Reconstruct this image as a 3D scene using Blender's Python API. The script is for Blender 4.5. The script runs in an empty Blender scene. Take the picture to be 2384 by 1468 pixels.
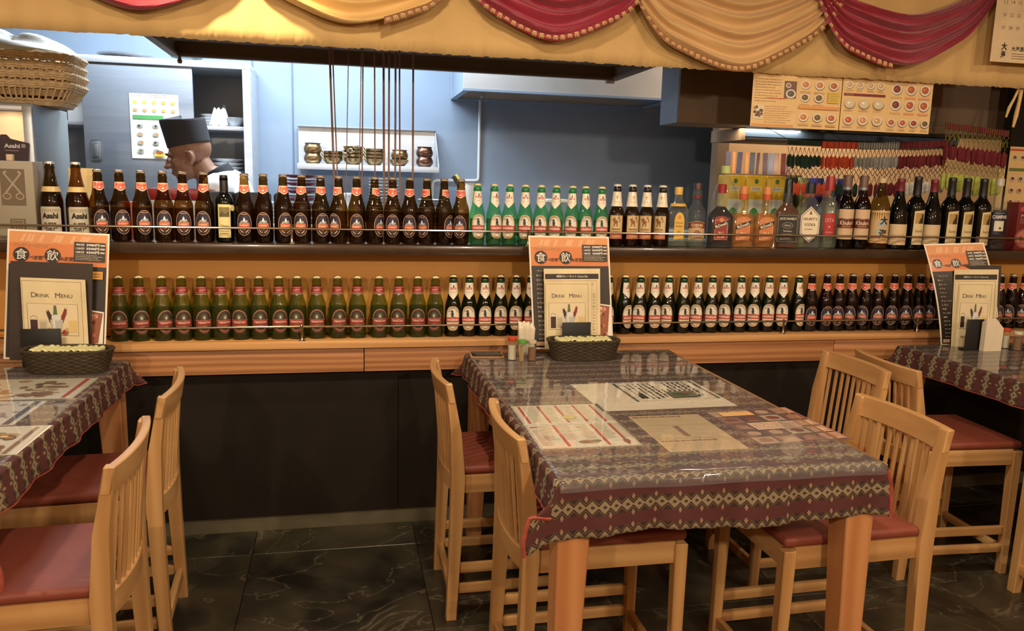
import bpy, bmesh, math, random
from mathutils import Vector, Matrix
import numpy as np
random.seed(7)
SC = bpy.context.scene
COL = SC.collection
PI = math.pi

# ------------------------------------------------------------------ camera
FPX, PITCH, YAW, ROLL = 1848.0, .1641, .2137, .0261
CAM = Vector((0, -3.0215, 1.3632))
def _cam_axes():
    cy, sy = math.cos(YAW), math.sin(YAW); cp, sp = math.cos(PITCH), math.sin(PITCH)
    F = Vector((sy*cp, cy*cp, -sp)); R = Vector((cy, -sy, 0)); D = F.cross(R)
    cr, sr = math.cos(ROLL), math.sin(ROLL)
    return F, cr*R - sr*D, sr*R + cr*D
F_, R_, D_ = _cam_axes()
cam = bpy.data.cameras.new('camera'); cam_o = bpy.data.objects.new('camera', cam); COL.objects.link(cam_o)
cam.sensor_width = 36; cam.lens = FPX*36/2384; cam.clip_start = .05; cam.clip_end = 50
M = Matrix((R_, -D_, -F_)).transposed().to_4x4(); M.translation = CAM
cam_o.matrix_world = M
SC.camera = cam_o
def on_y(px, py, Y):      # the point of the plane y = Y seen at a pixel
    v = F_ + R_*((px-1192)/FPX) + D_*((py-734)/FPX)
    return CAM + v*((Y-CAM.y)/v.y)

# ------------------------------------------------------------------ world, light, exposure
w = bpy.data.worlds.new('world'); SC.world = w; w.use_nodes = True
w.node_tree.nodes['Background'].inputs[0].default_value = (.55, .40, .28, 1)
w.node_tree.nodes['Background'].inputs[1].default_value = .02
SC.view_settings.view_transform = 'Standard'; SC.view_settings.look = 'None'
SC.view_settings.gamma = 1; SC.view_settings.exposure = 0; SC.view_settings.use_curve_mapping = False
SC.cycles.use_denoising = True
SC.cycles.max_bounces = 8; SC.cycles.transparent_max_bounces = 24
SC.cycles.sample_clamp_indirect = 4.0; SC.cycles.caustics_reflective = False; SC.cycles.caustics_refractive = False
WARM = (1.0, .85, .66); COOL = (.78, .90, 1.0)
def spot(name, loc, power, target, angle=100, blend=.6, color=WARM, radius=.06):
    l = bpy.data.lights.new(name, 'SPOT'); l.energy = power; l.color = color; l.spot_size = math.radians(angle)
    l.spot_blend = blend; l.shadow_soft_size = radius
    o = bpy.data.objects.new(name, l); COL.objects.link(o); o.location = loc
    d = Vector(target) - Vector(loc); o.rotation_euler = d.to_track_quat('-Z', 'Y').to_euler(); return o
def area(name, loc, power, size, size_y, color, target=None):
    l = bpy.data.lights.new(name, 'AREA'); l.energy = power; l.color = color; l.shape = 'RECTANGLE'; l.size = size; l.size_y = size_y
    o = bpy.data.objects.new(name, l); COL.objects.link(o); o.location = loc
    if target:
        d = Vector(target) - Vector(loc); o.rotation_euler = d.to_track_quat('-Z', 'Y').to_euler()
    return o
CEIL = 2.55
# dining room: bare warm bulbs on the ceiling behind the viewer, downlights over the tables
def bulb(name, loc, power, color=WARM, radius=.05):
    l = bpy.data.lights.new(name, 'POINT'); l.energy = power; l.color = color; l.shadow_soft_size = radius
    o = bpy.data.objects.new(name, l); COL.objects.link(o); o.location = loc; return o
for x, p in [(-1.3, 92), (.9, 96), (3.0, 74)]: bulb('pendant_bulb', (x, -3.9, 2.1), p)
for x, y, p in [(-1.3, -1.5, 60), (.3, -1.4, 66), (1.6, -1.5, 40), (3.0, -1.5, 22)]: spot('ceiling_downlight', (x, y, CEIL-.03), p, (x, y+.15, 0), 165, .6, WARM, .05)
spot('valance_downlight', (-.42, -.5, CEIL-.03), 130, (-.38, -.05, 1.88), 62, 1, (1.0, .86, .52), .04)
# kitchen fluorescent tubes on the kitchen ceiling, then added warm fills
area('kitchen_tube_or_fill', (-.75, 1.15, CEIL-.04), 46, 1.3, .12, COOL)
area('kitchen_tube_or_fill', (.15, 1.14, CEIL-.04), 40, 1.3, .12, COOL)
area('under_duct_fill', (1.95, .56, 1.655), 2.6, .5, .08, (1, .86, .66))  # added fill below the duct, brightens back wall, cartons and garland
area('kitchen_tube_or_fill', (2.75, .98, CEIL-.04), 34, .8, .1, (1, .86, .66))  # warm fill added for the beige partition and the dim right wall

# ------------------------------------------------------------------ colour and materials
def s2l(c):
    return c/12.92 if c <= .04045 else ((c+.055)/1.055)**2.4
def rgb(r, g, b): return (s2l(r/255), s2l(g/255), s2l(b/255), 1)
MATS = {}
def new_mat(name):
    m = bpy.data.materials.new(name); m.use_nodes = True; return m, m.node_tree.nodes, m.node_tree.links
def N(nt, kind, **kw):
    n = nt.new(kind)
    for k, v in kw.items(): setattr(n, k, v)
    return n
def mat(name, col, rough=.5, metal=0, var=.12, scale=8, bump=0, stretch=(1, 1, 1), spec=.5, coat=0, sheen=0):
    """principled surface whose colour is gently mottled by object-space noise"""
    if name in MATS: return MATS[name]
    m, nt, lk = new_mat(name); b = nt['Principled BSDF']
    b.inputs['Roughness'].default_value = rough; b.inputs['Metallic'].default_value = metal
    b.inputs['Specular IOR Level'].default_value = spec; b.inputs['Coat Weight'].default_value = coat
    b.inputs['Sheen Weight'].default_value = sheen
    tc = N(nt, 'ShaderNodeTexCoord'); mp = N(nt, 'ShaderNodeMapping'); mp.inputs['Scale'].default_value = stretch
    no = N(nt, 'ShaderNodeTexNoise'); no.inputs['Scale'].default_value = scale; no.inputs['Detail'].default_value = 4
    lk.new(tc.outputs['Object'], mp.inputs[0]); lk.new(mp.outputs[0], no.inputs[0])
    cr = N(nt, 'ShaderNodeValToRGB'); c = col
    cr.color_ramp.elements[0].position = .3; cr.color_ramp.elements[1].position = .7
    cr.color_ramp.elements[0].color = (c[0]*(1-var), c[1]*(1-var), c[2]*(1-var), 1)
    cr.color_ramp.elements[1].color = (min(1, c[0]*(1+var)), min(1, c[1]*(1+var)), min(1, c[2]*(1+var)), 1)
    lk.new(no.outputs[0], cr.inputs[0]); lk.new(cr.outputs[0], b.inputs['Base Color'])
    if bump:
        bp = N(nt, 'ShaderNodeBump'); bp.inputs['Strength'].default_value = bump; bp.inputs['Distance'].default_value = .01
        lk.new(no.outputs[0], bp.inputs['Height']); lk.new(bp.outputs[0], b.inputs['Normal'])
    MATS[name] = m; return m
def wood(name, c1, c2, axis='Z', rough=.45, coat=.15, scale=14):
    if name in MATS: return MATS[name]
    m, nt, lk = new_mat(name); b = nt['Principled BSDF']; b.inputs['Roughness'].default_value = rough
    b.inputs['Coat Weight'].default_value = coat; b.inputs['Coat Roughness'].default_value = .3
    tc = N(nt, 'ShaderNodeTexCoord'); mp = N(nt, 'ShaderNodeMapping')
    st = {'X': (.6, 6, 9), 'Y': (6, .6, 9), 'Z': (6, 9, .6)}[axis]; mp.inputs['Scale'].default_value = st
    oi = N(nt, 'ShaderNodeObjectInfo'); ad = N(nt, 'ShaderNodeVectorMath', operation='ADD')
    cb = N(nt, 'ShaderNodeCombineXYZ')
    mu = N(nt, 'ShaderNodeMath', operation='MULTIPLY'); mu.inputs[1].default_value = 7
    lk.new(oi.outputs['Random'], mu.inputs[0])
    for i in range(3): lk.new(mu.outputs[0], cb.inputs[i])
    lk.new(tc.outputs['Object'], ad.inputs[0]); lk.new(cb.outputs[0], ad.inputs[1]); lk.new(ad.outputs[0], mp.inputs[0])
    no = N(nt, 'ShaderNodeTexNoise'); no.inputs['Scale'].default_value = scale*.25; no.inputs['Detail'].default_value = 6; no.inputs['Distortion'].default_value = .6
    wv = N(nt, 'ShaderNodeTexWave', wave_type='BANDS', bands_direction={'X': 'Z', 'Y': 'X', 'Z': 'X'}[axis])
    wv.inputs['Scale'].default_value = scale*.12; wv.inputs['Distortion'].default_value = 9; wv.inputs['Detail'].default_value = 3; wv.inputs['Detail Scale'].default_value = .7
    lk.new(mp.outputs[0], no.inputs[0]); lk.new(mp.outputs[0], wv.inputs[0])
    mx = N(nt, 'ShaderNodeMix', data_type='FLOAT'); mx.inputs[0].default_value = .45
    lk.new(no.outputs[0], mx.inputs[2]); lk.new(wv.outputs[0], mx.inputs[3])
    cr = N(nt, 'ShaderNodeValToRGB'); cr.color_ramp.elements[0].position = .25; cr.color_ramp.elements[1].position = .75
    cr.color_ramp.elements[0].color = c1; cr.color_ramp.elements[1].color = c2
    lk.new(mx.outputs[0], cr.inputs[0]); lk.new(cr.outputs[0], b.inputs['Base Color'])
    MATS[name] = m; return m
def glass(name, tint, body, refl=1.0, body_w=.12, rough=.03):
    """thin coloured glass wall: tinted see-through, a little body colour, fresnel gloss"""
    if name in MATS: return MATS[name]
    m, nt, lk = new_mat(name); nt.remove(nt['Principled BSDF']); out = nt['Material Output']
    tr = N(nt, 'ShaderNodeBsdfTransparent'); tr.inputs[0].default_value = tint
    df = N(nt, 'ShaderNodeBsdfDiffuse'); df.inputs[0].default_value = body
    gl = N(nt, 'ShaderNodeBsdfGlossy'); gl.inputs['Roughness'].default_value = rough
    m1 = N(nt, 'ShaderNodeMixShader'); m1.inputs[0].default_value = body_w
    fr = N(nt, 'ShaderNodeFresnel'); fr.inputs[0].default_value = 1.5
    mu = N(nt, 'ShaderNodeMath', operation='MULTIPLY'); mu.inputs[1].default_value = refl
    m2 = N(nt, 'ShaderNodeMixShader')
    no = N(nt, 'ShaderNodeTexNoise'); no.inputs['Scale'].default_value = 40
    mr = N(nt, 'ShaderNodeMapRange'); mr.inputs[3].default_value = body_w*.8; mr.inputs[4].default_value = body_w*1.2
    tc = N(nt, 'ShaderNodeTexCoord'); lk.new(tc.outputs['Object'], no.inputs[0]); lk.new(no.outputs[0], mr.inputs[0]); lk.new(mr.outputs[0], m1.inputs[0])
    ge = N(nt, 'ShaderNodeNewGeometry'); inv = N(nt, 'ShaderNodeMath', operation='SUBTRACT'); inv.inputs[0].default_value = 1; lk.new(ge.outputs['Backfacing'], inv.inputs[1])
    mf = N(nt, 'ShaderNodeMath', operation='MULTIPLY'); lk.new(fr.outputs[0], mf.inputs[0]); lk.new(inv.outputs[0], mf.inputs[1])
    lk.new(tr.outputs[0], m1.inputs[1]); lk.new(df.outputs[0], m1.inputs[2]); lk.new(mf.outputs[0], mu.inputs[0])
    lk.new(mu.outputs[0], m2.inputs[0]); lk.new(m1.outputs[0], m2.inputs[1]); lk.new(gl.outputs[0], m2.inputs[2])
    lk.new(m2.outputs[0], out.inputs[0]); MATS[name] = m; return m
def print_mat(name, rough, coat=0):
    if name in MATS: return MATS[name]
    m, nt, lk = new_mat(name); b = nt['Principled BSDF']; b.inputs['Roughness'].default_value = rough
    b.inputs['Coat Weight'].default_value = coat; b.inputs['Coat Roughness'].default_value = .12
    at = N(nt, 'ShaderNodeAttribute'); at.attribute_name = 'Col'; lk.new(at.outputs[0], b.inputs['Base Color'])
    MATS[name] = m; return m
P_MATTE = print_mat('printed_paper', .7); P_GLOSS = print_mat('laminated_print', .45, .6); P_LABEL = print_mat('bottle_label_print', .45, .25)

# ------------------------------------------------------------------ mesh helpers
def link(o, parent=None):
    COL.objects.link(o)
    if parent is not None: o.parent = parent
    return o
def tag(o, label=None, cat=None, group=None, kind=None):
    if label: o['label'] = label
    if cat: o['category'] = cat
    if group: o['group'] = group
    if kind: o['kind'] = kind
    return o
def thing(name, loc, label, cat, group=None, rz=0):
    o = bpy.data.objects.new(name, None); COL.objects.link(o); o.location = loc; o.rotation_euler = (0, 0, rz); o.empty_display_size = .05
    return tag(o, label, cat, group)
def copy_tree(o, parent=None):
    c = o.copy(); COL.objects.link(c); c.parent = parent
    for ch in list(o.children): copy_tree(ch, c)
    return c
class MB:
    def __init__(s): s.bm = bmesh.new()
    def box(s, c, d, rot=None, bev=0, seg=2):
        r = bmesh.ops.create_cube(s.bm, size=1); vs = r['verts']
        for v in vs: v.co = Vector((v.co.x*d[0], v.co.y*d[1], v.co.z*d[2]))
        if bev:
            es = list({e for v in vs for e in v.link_edges})
            g = bmesh.ops.bevel(s.bm, geom=es, offset=bev, segments=seg, affect='EDGES', profile=.5); vs = list({v for f in g['faces'] for v in f.verts} | {v for v in vs if v.is_valid})
        for v in vs:
            p = v.co.copy()
            if rot is not None: p = rot @ p
            v.co = p + Vector(c)
        return s
    def b(s, x0, x1, y0, y1, z0, z1, bev=0): return s.box(((x0+x1)/2, (y0+y1)/2, (z0+z1)/2), (x1-x0, y1-y0, z1-z0), None, bev)
    def lathe(s, prof, n=24, c=(0, 0, 0), sq=None, cap=True):
        """prof: (z, r) or (z, rx, ry); sq: superellipse exponent"""
        rings = []
        for p in prof:
            rx, ry = (p[1], p[1]) if len(p) == 2 else (p[1], p[2]); ring = []
            for i in range(n):
                a = 2*PI*(i+.5)/n; ca, sa = math.cos(a), math.sin(a)
                if sq:
                    k = (abs(ca)**sq+abs(sa)**sq)**(-1/sq); ca *= k; sa *= k
                ring.append(s.bm.verts.new((c[0]+rx*ca, c[1]+ry*sa, c[2]+p[0])))
            rings.append(ring)
        for a, b in zip(rings, rings[1:]):
            for i in range(n): s.bm.faces.new((a[i], a[(i+1) % n], b[(i+1) % n], b[i]))
        if cap:
            s.bm.faces.new(rings[0][::-1]); s.bm.faces.new(rings[-1])
        return s
    def tube(s, pts, r, n=8, closed=False):
        pts = [Vector(p) for p in pts]; rr = r if isinstance(r, (list, tuple)) else [r]*len(pts); rings = []; up = None
        for i, p in enumerate(pts):
            a = pts[i-1] if (i or closed) else pts[0]; b = pts[(i+1) % len(pts)] if (i < len(pts)-1 or closed) else pts[-1]
            t = (b-a).normalized()
            if up is None: up = t.orthogonal().normalized()
            up = (up - t*up.dot(t)); up = up.normalized() if up.length > 1e-6 else t.orthogonal().normalized()
            q = t.cross(up)
            rings.append([s.bm.verts.new(p + (up*math.cos(2*PI*k/n) + q*math.sin(2*PI*k/n))*rr[i]) for k in range(n)])
        prs = list(zip(rings, rings[1:])) + ([(rings[-1], rings[0])] if closed else [])
        for a, b in prs:
            for k in range(n): s.bm.faces.new((a[k], a[(k+1) % n], b[(k+1) % n], b[k]))
        if not closed: s.bm.faces.new(rings[0][::-1]); s.bm.faces.new(rings[-1])
        return s
    def grid(s, f, nu, nv, close_u=False):
        g = [[s.bm.verts.new(f(i/(nu if close_u else nu), j/nv)) for j in range(nv+1)] for i in range(nu+(0 if close_u else 1))]
        m = len(g)
        for i in range(m if close_u else m-1):
            for j in range(nv): s.bm.faces.new((g[i][j], g[(i+1) % m][j], g[(i+1) % m][j+1], g[i][j+1]))
        return s
    def ball(s, c, r, u=14, v=10, rot=None):
        r = (r, r, r) if not isinstance(r, (tuple, list)) else r
        q = bmesh.ops.create_uvsphere(s.bm, u_segments=u, v_segments=v, radius=1)
        for vv in q['verts']:
            p = Vector((vv.co.x*r[0], vv.co.y*r[1], vv.co.z*r[2]))
            if rot is not None: p = rot @ p
            vv.co = p + Vector(c)
        return s
    def prism(s, pts, y0, y1, plane='XZ'):
        def P(a, b, t): return {'XZ': (a, t, b), 'XY': (a, b, t), 'YZ': (t, a, b)}[plane]
        lo = [s.bm.verts.new(P(a, b, y0)) for a, b in pts]; hi = [s.bm.verts.new(P(a, b, y1)) for a, b in pts]; n = len(pts)
        s.bm.faces.new(lo); s.bm.faces.new(hi[::-1])
        for i in range(n): s.bm.faces.new((lo[i], lo[(i+1) % n], hi[(i+1) % n], hi[i]))
        return s
    def mesh(s, name, m, smooth=True, ang=.6, solid=0):
        bmesh.ops.recalc_face_normals(s.bm, faces=s.bm.faces)
        me = bpy.data.meshes.new(name)
        if smooth:
            for f in s.bm.faces: f.smooth = True
            for e in s.bm.edges:
                if len(e.link_faces) == 2 and e.calc_face_angle(0) > ang: e.smooth = False
        s.bm.to_mesh(me); s.bm.free()
        if m: me.materials.append(m)
        return me
    def build(s, name, m, parent=None, smooth=True, ang=.6, loc=None):
        o = bpy.data.objects.new(name, s.mesh(name, m, smooth, ang))
        if loc: o.location = loc
        return link(o, parent)
def rotm(axis, a): return Matrix.Rotation(a, 3, axis)

# ---- flat print: coloured shapes stacked in hair-thin layers, then laid on a plane or wrapped round a bottle
_TXT = {}
def text_mesh(s, bold):
    k = (s, bold)
    if k in _TXT: return _TXT[k]
    cu = bpy.data.curves.new('t', 'FONT'); cu.body = s; cu.size = 1; cu.resolution_u = 2; cu.offset = bold; cu.align_x = 'LEFT'
    o = bpy.data.objects.new('t', cu); COL.objects.link(o)
    dg = bpy.context.evaluated_depsgraph_get(); dg.update(); me = o.evaluated_get(dg).to_mesh()
    vs = [(v.co.x, v.co.y) for v in me.vertices]; fs = [tuple(p.vertices) for p in me.polygons]
    o.evaluated_get(dg).to_mesh_clear(); COL.objects.unlink(o); bpy.data.objects.remove(o); bpy.data.curves.remove(cu)
    if vs:
        xs = [v[0] for v in vs]; ys = [v[1] for v in vs]; x0, x1, y0, y1 = min(xs), max(xs), min(ys), max(ys)
    else: x0 = y0 = 0; x1 = y1 = 1
    _TXT[k] = (vs, fs, x0, x1, y0, y1); return _TXT[k]
class Print:
    def __init__(s, step=.00012): s.shapes = []; s.h = 0; s.step = step
    def add(s, vs, fs, col, up=True):
        if up: s.h += 1
        s.shapes.append((vs, fs, col, s.h)); return s
    def poly(s, pts, col): return s.add(list(pts), [tuple(range(len(pts)))], col)
    def rect(s, x0, y0, x1, y1, col): return s.poly([(x0, y0), (x1, y0), (x1, y1), (x0, y1)], col)
    def ell(s, cx, cy, rx, ry, col, n=20): return s.poly([(cx+rx*math.cos(2*PI*i/n), cy+ry*math.sin(2*PI*i/n)) for i in range(n)], col)
    def frame(s, x0, y0, x1, y1, t, col):
        v = [(x0, y0), (x1, y0), (x1, y1), (x0, y1), (x0+t, y0+t), (x1-t, y0+t), (x1-t, y1-t), (x0+t, y1-t)]
        return s.add(v, [(0, 1, 5, 4), (1, 2, 6, 5), (2, 3, 7, 6), (3, 0, 4, 7)], col)
    def arc(s, cx, cy, rx, ry, t, a0, a1, col, n=16):
        v = []
        for i in range(n+1):
            a = math.radians(a0+(a1-a0)*i/n); v += [(cx+rx*math.cos(a), cy+ry*math.sin(a)), (cx+(rx-t)*math.cos(a), cy+(ry-t)*math.sin(a))]
        return s.add(v, [(2*i, 2*i+2, 2*i+3, 2*i+1) for i in range(n)], col)
    def text(s, t, cx, cy, w, h, col, bold=.01, rot=0, left=False):
        vs, fs, x0, x1, y0, y1 = text_mesh(t, bold)
        if not fs: return s
        sx = w/(x1-x0) if w else None; sy = h/(y1-y0) if h else None
        sx = sx or sy; sy = sy or sx; c, sn = math.cos(rot), math.sin(rot); out = []
        for x, y in vs:
            a = (x-(x0 if left else (x0+x1)/2))*sx; b = (y-(y0+y1)/2)*sy; out.append((cx+a*c-b*sn, cy+a*sn+b*c))
        return s.add(out, fs, col)
    def lines(s, x0, y0, x1, y1, n, col, seed=0, t=.35):
        rn = random.Random(seed); vs = []; fs = []; dy = (y1-y0)/n; w = x1-x0
        for i in range(n):
            y = y1-(i+.5)*dy; x = x0; end = x0+w*rn.uniform(.7, 1)
            while x < end:
                l = min(rn.uniform(.03, .12)*w, end-x); k = len(vs); h = dy*t*rn.uniform(.7, 1.1)/2
                vs += [(x, y-h), (x+l, y-h), (x+l, y+h), (x, y+h)]; fs.append((k, k+1, k+2, k+3)); x += l + w*.015
        return s.add(vs, fs, col)
    def dish(s, cx, cy, r, food, k=.8, plate=None):
        s.ell(cx+r*.06, cy-r*.12, r*1.02, r*k, rgb(120, 100, 75), 14); s.ell(cx, cy, r, r*k, plate or rgb(225, 215, 195), 14)
        s.ell(cx, cy+r*.03, r*.72, r*k*.7, food, 12)
        return s.ell(cx-r*.18, cy+r*.12, r*.22, r*k*.18, tuple(min(1, c*1.8+.04) for c in food[:3])+(1,), 8)
    def mesh(s, name, m, f, cut=None, cutv=None):
        bm = bmesh.new(); cl = bm.loops.layers.float_color.new('Col')
        hl = bm.verts.layers.float.new('h')
        for vs, fs, col, h in s.shapes:
            bv = [bm.verts.new((x, y, 0)) for x, y in vs]
            for v in bv: v[hl] = h*s.step
            for fc in fs:
                try: q = bm.faces.new([bv[i] for i in fc])
                except ValueError: continue
                for l in q.loops: l[cl] = col
        for step, ax in ((cut, 0), (cutv, 1)):
            if step:
                lo = min(v.co[ax] for v in bm.verts); hi = max(v.co[ax] for v in bm.verts); k = lo+step
                while k < hi:
                    n = Vector((0, 0, 0)); n[ax] = 1; p = Vector((0, 0, 0)); p[ax] = k
                    bmesh.ops.bisect_plane(bm, geom=bm.verts[:]+bm.edges[:]+bm.faces[:], dist=1e-6, plane_co=p, plane_no=n); k += step
        for v in bm.verts: v.co = Vector(f(v.co.x, v.co.y, v[hl]))
        me = bpy.data.meshes.new(name); bm.to_mesh(me); bm.free(); me.materials.append(m); return me
    def build(s, name, m, f, parent=None, cut=None, cutv=None): return link(bpy.data.objects.new(name, s.mesh(name, m, f, cut, cutv)), parent)
def flat_xy(x, y, z, rz=0):       # lying on a table: u right, v away
    c, s = math.cos(rz), math.sin(rz)
    return lambda u, v, h: (x+u*c-v*s, y+u*s+v*c, z+h)
def flat_xz(x, y, z):             # facing the dining room
    return lambda u, v, h: (x+u, y-h, z+v)
def wrap(rf, base=.0004):          # round a bottle whose radius at height v is rf(v)
    def f(u, v, h):
        r = rf(v); a = u/r; return ((r+base+h)*math.sin(a), -(r+base+h)*math.cos(a), v)
    return f
def prof_r(prof):
    def f(z):
        for (z0, r0), (z1, r1) in zip(prof, prof[1:]):
            if z0 <= z <= z1 and z1 > z0: return r0+(r1-r0)*(z-z0)/(z1-z0)
        return prof[-1][1] if z > prof[-1][0] else prof[0][1]
    return f
ORD = ['first', 'second', 'third', 'fourth', 'fifth', 'sixth', 'seventh', 'eighth', 'ninth', 'tenth', 'eleventh', 'twelfth', 'thirteenth', 'fourteenth', 'fifteenth', 'sixteenth', 'seventeenth', 'eighteenth', 'nineteenth', 'twentieth', 'twenty-first', 'twenty-second', 'twenty-third', 'twenty-fourth', 'twenty-fifth', 'twenty-sixth', 'twenty-seventh', 'twenty-eighth', 'twenty-ninth', 'thirtieth']

# ------------------------------------------------------------------ materials used by many things
M_CHAIR = wood('chair_maple', rgb(184, 136, 82), rgb(204, 158, 102), 'Z', .42, .2, 9)
M_CHAIRX = wood('chair_maple_rail', rgb(184, 136, 82), rgb(204, 158, 102), 'X', .42, .2, 9)
M_FASCIA = wood('fascia_pine', rgb(160, 104, 62), rgb(196, 138, 88), 'X', .5, .1, 10)
M_LEG = wood('table_leg_wood', rgb(186, 122, 72), rgb(208, 146, 94), 'Z', .42, .2, 8)
M_SLAB = mat('dark_counter_top', rgb(62, 45, 32), .22, 0, .2, 10, coat=.3)
M_ORANGE = mat('orange_back_panel', rgb(224, 160, 76), .5, 0, .05, 3)
M_BLACKP = mat('black_laminate', rgb(34, 27, 20), .75, 0, .15, 6, spec=.2)
M_CONC = mat('bare_concrete', rgb(100, 92, 70), .85, 0, .25, 7, .2)
M_STEEL = mat('brushed_steel', rgb(196, 200, 206), .4, .45, .06, 3, stretch=(1, 1, 12))
M_STEELD = mat('dull_steel', rgb(140, 146, 150), .45, .7, .08, 3)
M_CHROME = mat('chrome', rgb(215, 205, 190), .12, 1, .03)
M_WALLB = mat('blue_grey_wall_paint', rgb(138, 156, 178), .5, 0, .08, 2.5)
M_WHITEP = mat('white_enamel', rgb(225, 228, 228), .35, 0, .03)
M_DARKBR = mat('dark_brown_soffit', rgb(118, 96, 74), .6, 0, .12, 5)
M_BEIGEW = mat('beige_wall', rgb(196, 160, 118), .7, 0, .06, 3)
M_SKIN = mat('skin', rgb(150, 108, 84), .5, 0, .1, 20)
M_BLACK = mat('matt_black', rgb(24, 21, 19), .5, 0, .15, 15)
M_CEIL = mat('ceiling_paint', rgb(168, 142, 112), .8, 0, .05, 2)
M_ROOM = mat('dining_wall_paint', rgb(158, 128, 98), .75, 0, .08, 2)

# ------------------------------------------------------------------ the room
def struct(o, label=None): o['kind'] = 'structure'; return tag(o, label)
def tile_mat():
    m, nt, lk = new_mat('marbled_floor_tile'); b = nt['Principled BSDF']; b.inputs['Roughness'].default_value = .34
    tc = N(nt, 'ShaderNodeTexCoord'); oi = N(nt, 'ShaderNodeObjectInfo'); ad = N(nt, 'ShaderNodeVectorMath', operation='MULTIPLY_ADD')
    cb = N(nt, 'ShaderNodeCombineXYZ')
    for i in range(3): lk.new(oi.outputs['Random'], cb.inputs[i])
    ad.inputs[1].default_value = (9, 7, 5); lk.new(cb.outputs[0], ad.inputs[0]); lk.new(tc.outputs['Object'], ad.inputs[2])
    n1 = N(nt, 'ShaderNodeTexNoise'); n1.inputs['Scale'].default_value = 3; n1.inputs['Detail'].default_value = 8; n1.inputs['Distortion'].default_value = 1.2
    n2 = N(nt, 'ShaderNodeTexNoise'); n2.inputs['Scale'].default_value = 2.2; n2.inputs['Detail'].default_value = 7; n2.inputs['Distortion'].default_value = 1.8
    for n in (n1, n2): lk.new(ad.outputs[0], n.inputs[0])
    r1 = N(nt, 'ShaderNodeValToRGB'); e = r1.color_ramp.elements
    e[0].position = .35; e[0].color = rgb(34, 31, 25); e[1].position = .75; e[1].color = rgb(80, 72, 54)
    sb = N(nt, 'ShaderNodeMath', operation='SUBTRACT'); sb.inputs[1].default_value = .5; ab = N(nt, 'ShaderNodeMath', operation='ABSOLUTE')
    lk.new(n2.outputs[0], sb.inputs[0]); lk.new(sb.outputs[0], ab.inputs[0])
    mr = N(nt, 'ShaderNodeMapRange'); mr.inputs[1].default_value = 0; mr.inputs[2].default_value = .009; mr.inputs[3].default_value = .3; mr.inputs[4].default_value = 0
    lk.new(ab.outputs[0], mr.inputs[0]); mx = N(nt, 'ShaderNodeMix', data_type='RGBA'); mx.inputs[7].default_value = rgb(150, 140, 112)
    lk.new(n1.outputs[0], r1.inputs[0]); lk.new(r1.outputs[0], mx.inputs[6]); lk.new(mr.outputs[0], mx.inputs[0]); lk.new(mx.outputs[2], b.inputs['Base Color'])
    return m
X0, X1, YF, YB = -3.4, 4.4, -4.8, 1.9
fl = struct(MB().b(X0, X1, YF, YB, -.06, -.008).build('floor', mat('floor_grout', rgb(40, 38, 32), .9)), 'dark marbled tile floor of the dining room')
tile_me = MB().box((.299, .299, -.004), (.598, .598, .012), None, .0015, 1).mesh('tile', tile_mat(), False)
for i in range(13):
    for j in range(-1, 8):
        x = -.33-.6*5+.6*i; y = -.168-.6*(j+1)+.001
        o = bpy.data.objects.new('tile', tile_me); o.location = (x+.001, y, 0); link(o, fl)
struct(MB().b(X0, X1, YF, YB, CEIL, CEIL+.06).build('ceiling', M_CEIL), 'ceiling above dining room and kitchen')
struct(MB().b(X0, X1, YB, YB+.08, 0, CEIL).build('wall_back', M_WALLB), 'blue-grey back wall of the kitchen')
struct(MB().b(X0-.08, X0, YF, YB, 0, CEIL).build('wall_left', M_ROOM))
struct(MB().b(X1, X1+.08, YF, YB, 0, CEIL).build('wall_right', M_ROOM))
struct(MB().b(X0, X1, YF-.08, YF, 0, CEIL).build('wall_front', M_ROOM))
struct(MB().b(X0, X1, -.03, .05, 2.3, CEIL).build('trim_1', M_ROOM), 'header wall over the opening to the kitchen')
for nm, x0, x1 in (('trim_2', -.273, -.267), ('trim_3', -.492, -.486)):
    struct(MB().b(x0, x1, 1.893, 1.9, 1.0, CEIL).build(nm, mat('wall_seam', rgb(96, 112, 132), .6)), 'vertical seam strip on the kitchen wall')
# partition with corner post at the right of the kitchen
struct(MB().b(2.19, X1, 1.3, 1.36, 0, CEIL).build('wall_partition', M_BEIGEW), 'beige partition wall behind the tassel garland')
struct(MB().b(2.12, 2.19, 1.29, 1.37, 0, CEIL).build('trim_4', M_DARKBR), 'dark corner post where the kitchen wall meets the beige wall')

# ------------------------------------------------------------------ bar counter
bc = thing('bar_counter', (0, 0, 0), 'long wooden bar counter with black top, orange-backed bottle shelf and black front', 'counter')
CX0, CX1 = -2.2, 3.9
MB().b(CX0, CX1, -.025, .36, 1.09, 1.125, .003).build('counter_top', M_SLAB, bc)
MB().b(CX0, CX1, .135, .16, .765, 1.09).build('back_panel', M_ORANGE, bc)
MB().b(CX0, CX1, -.022, .135, .735, .762, .002).build('shelf_board', wood('shelf_board_wood', rgb(196, 140, 84), rgb(214, 162, 104), 'X', .4, .2, 9), bc)
for a, c in ((CX0, .079), (.082, 2.09), (2.093, CX1)): MB().b(a, c, -.004, .03, .64, .733, .0015).build('fascia_board', M_FASCIA, bc)
for a, c in ((CX0, -1.0), (-.998, .212), (.214, 1.42), (1.422, 2.63), (2.632, CX1)): MB().b(a, c, .03, .05, .062, .64).build('front_panel', M_BLACKP, bc)
MB().b(CX0, CX1, .035, .3, -.005, .06).build('plinth', M_CONC, bc)
MB().b(CX0, CX1, .16, .34, .06, 1.09).build('carcass', M_BLACKP, bc)

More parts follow.
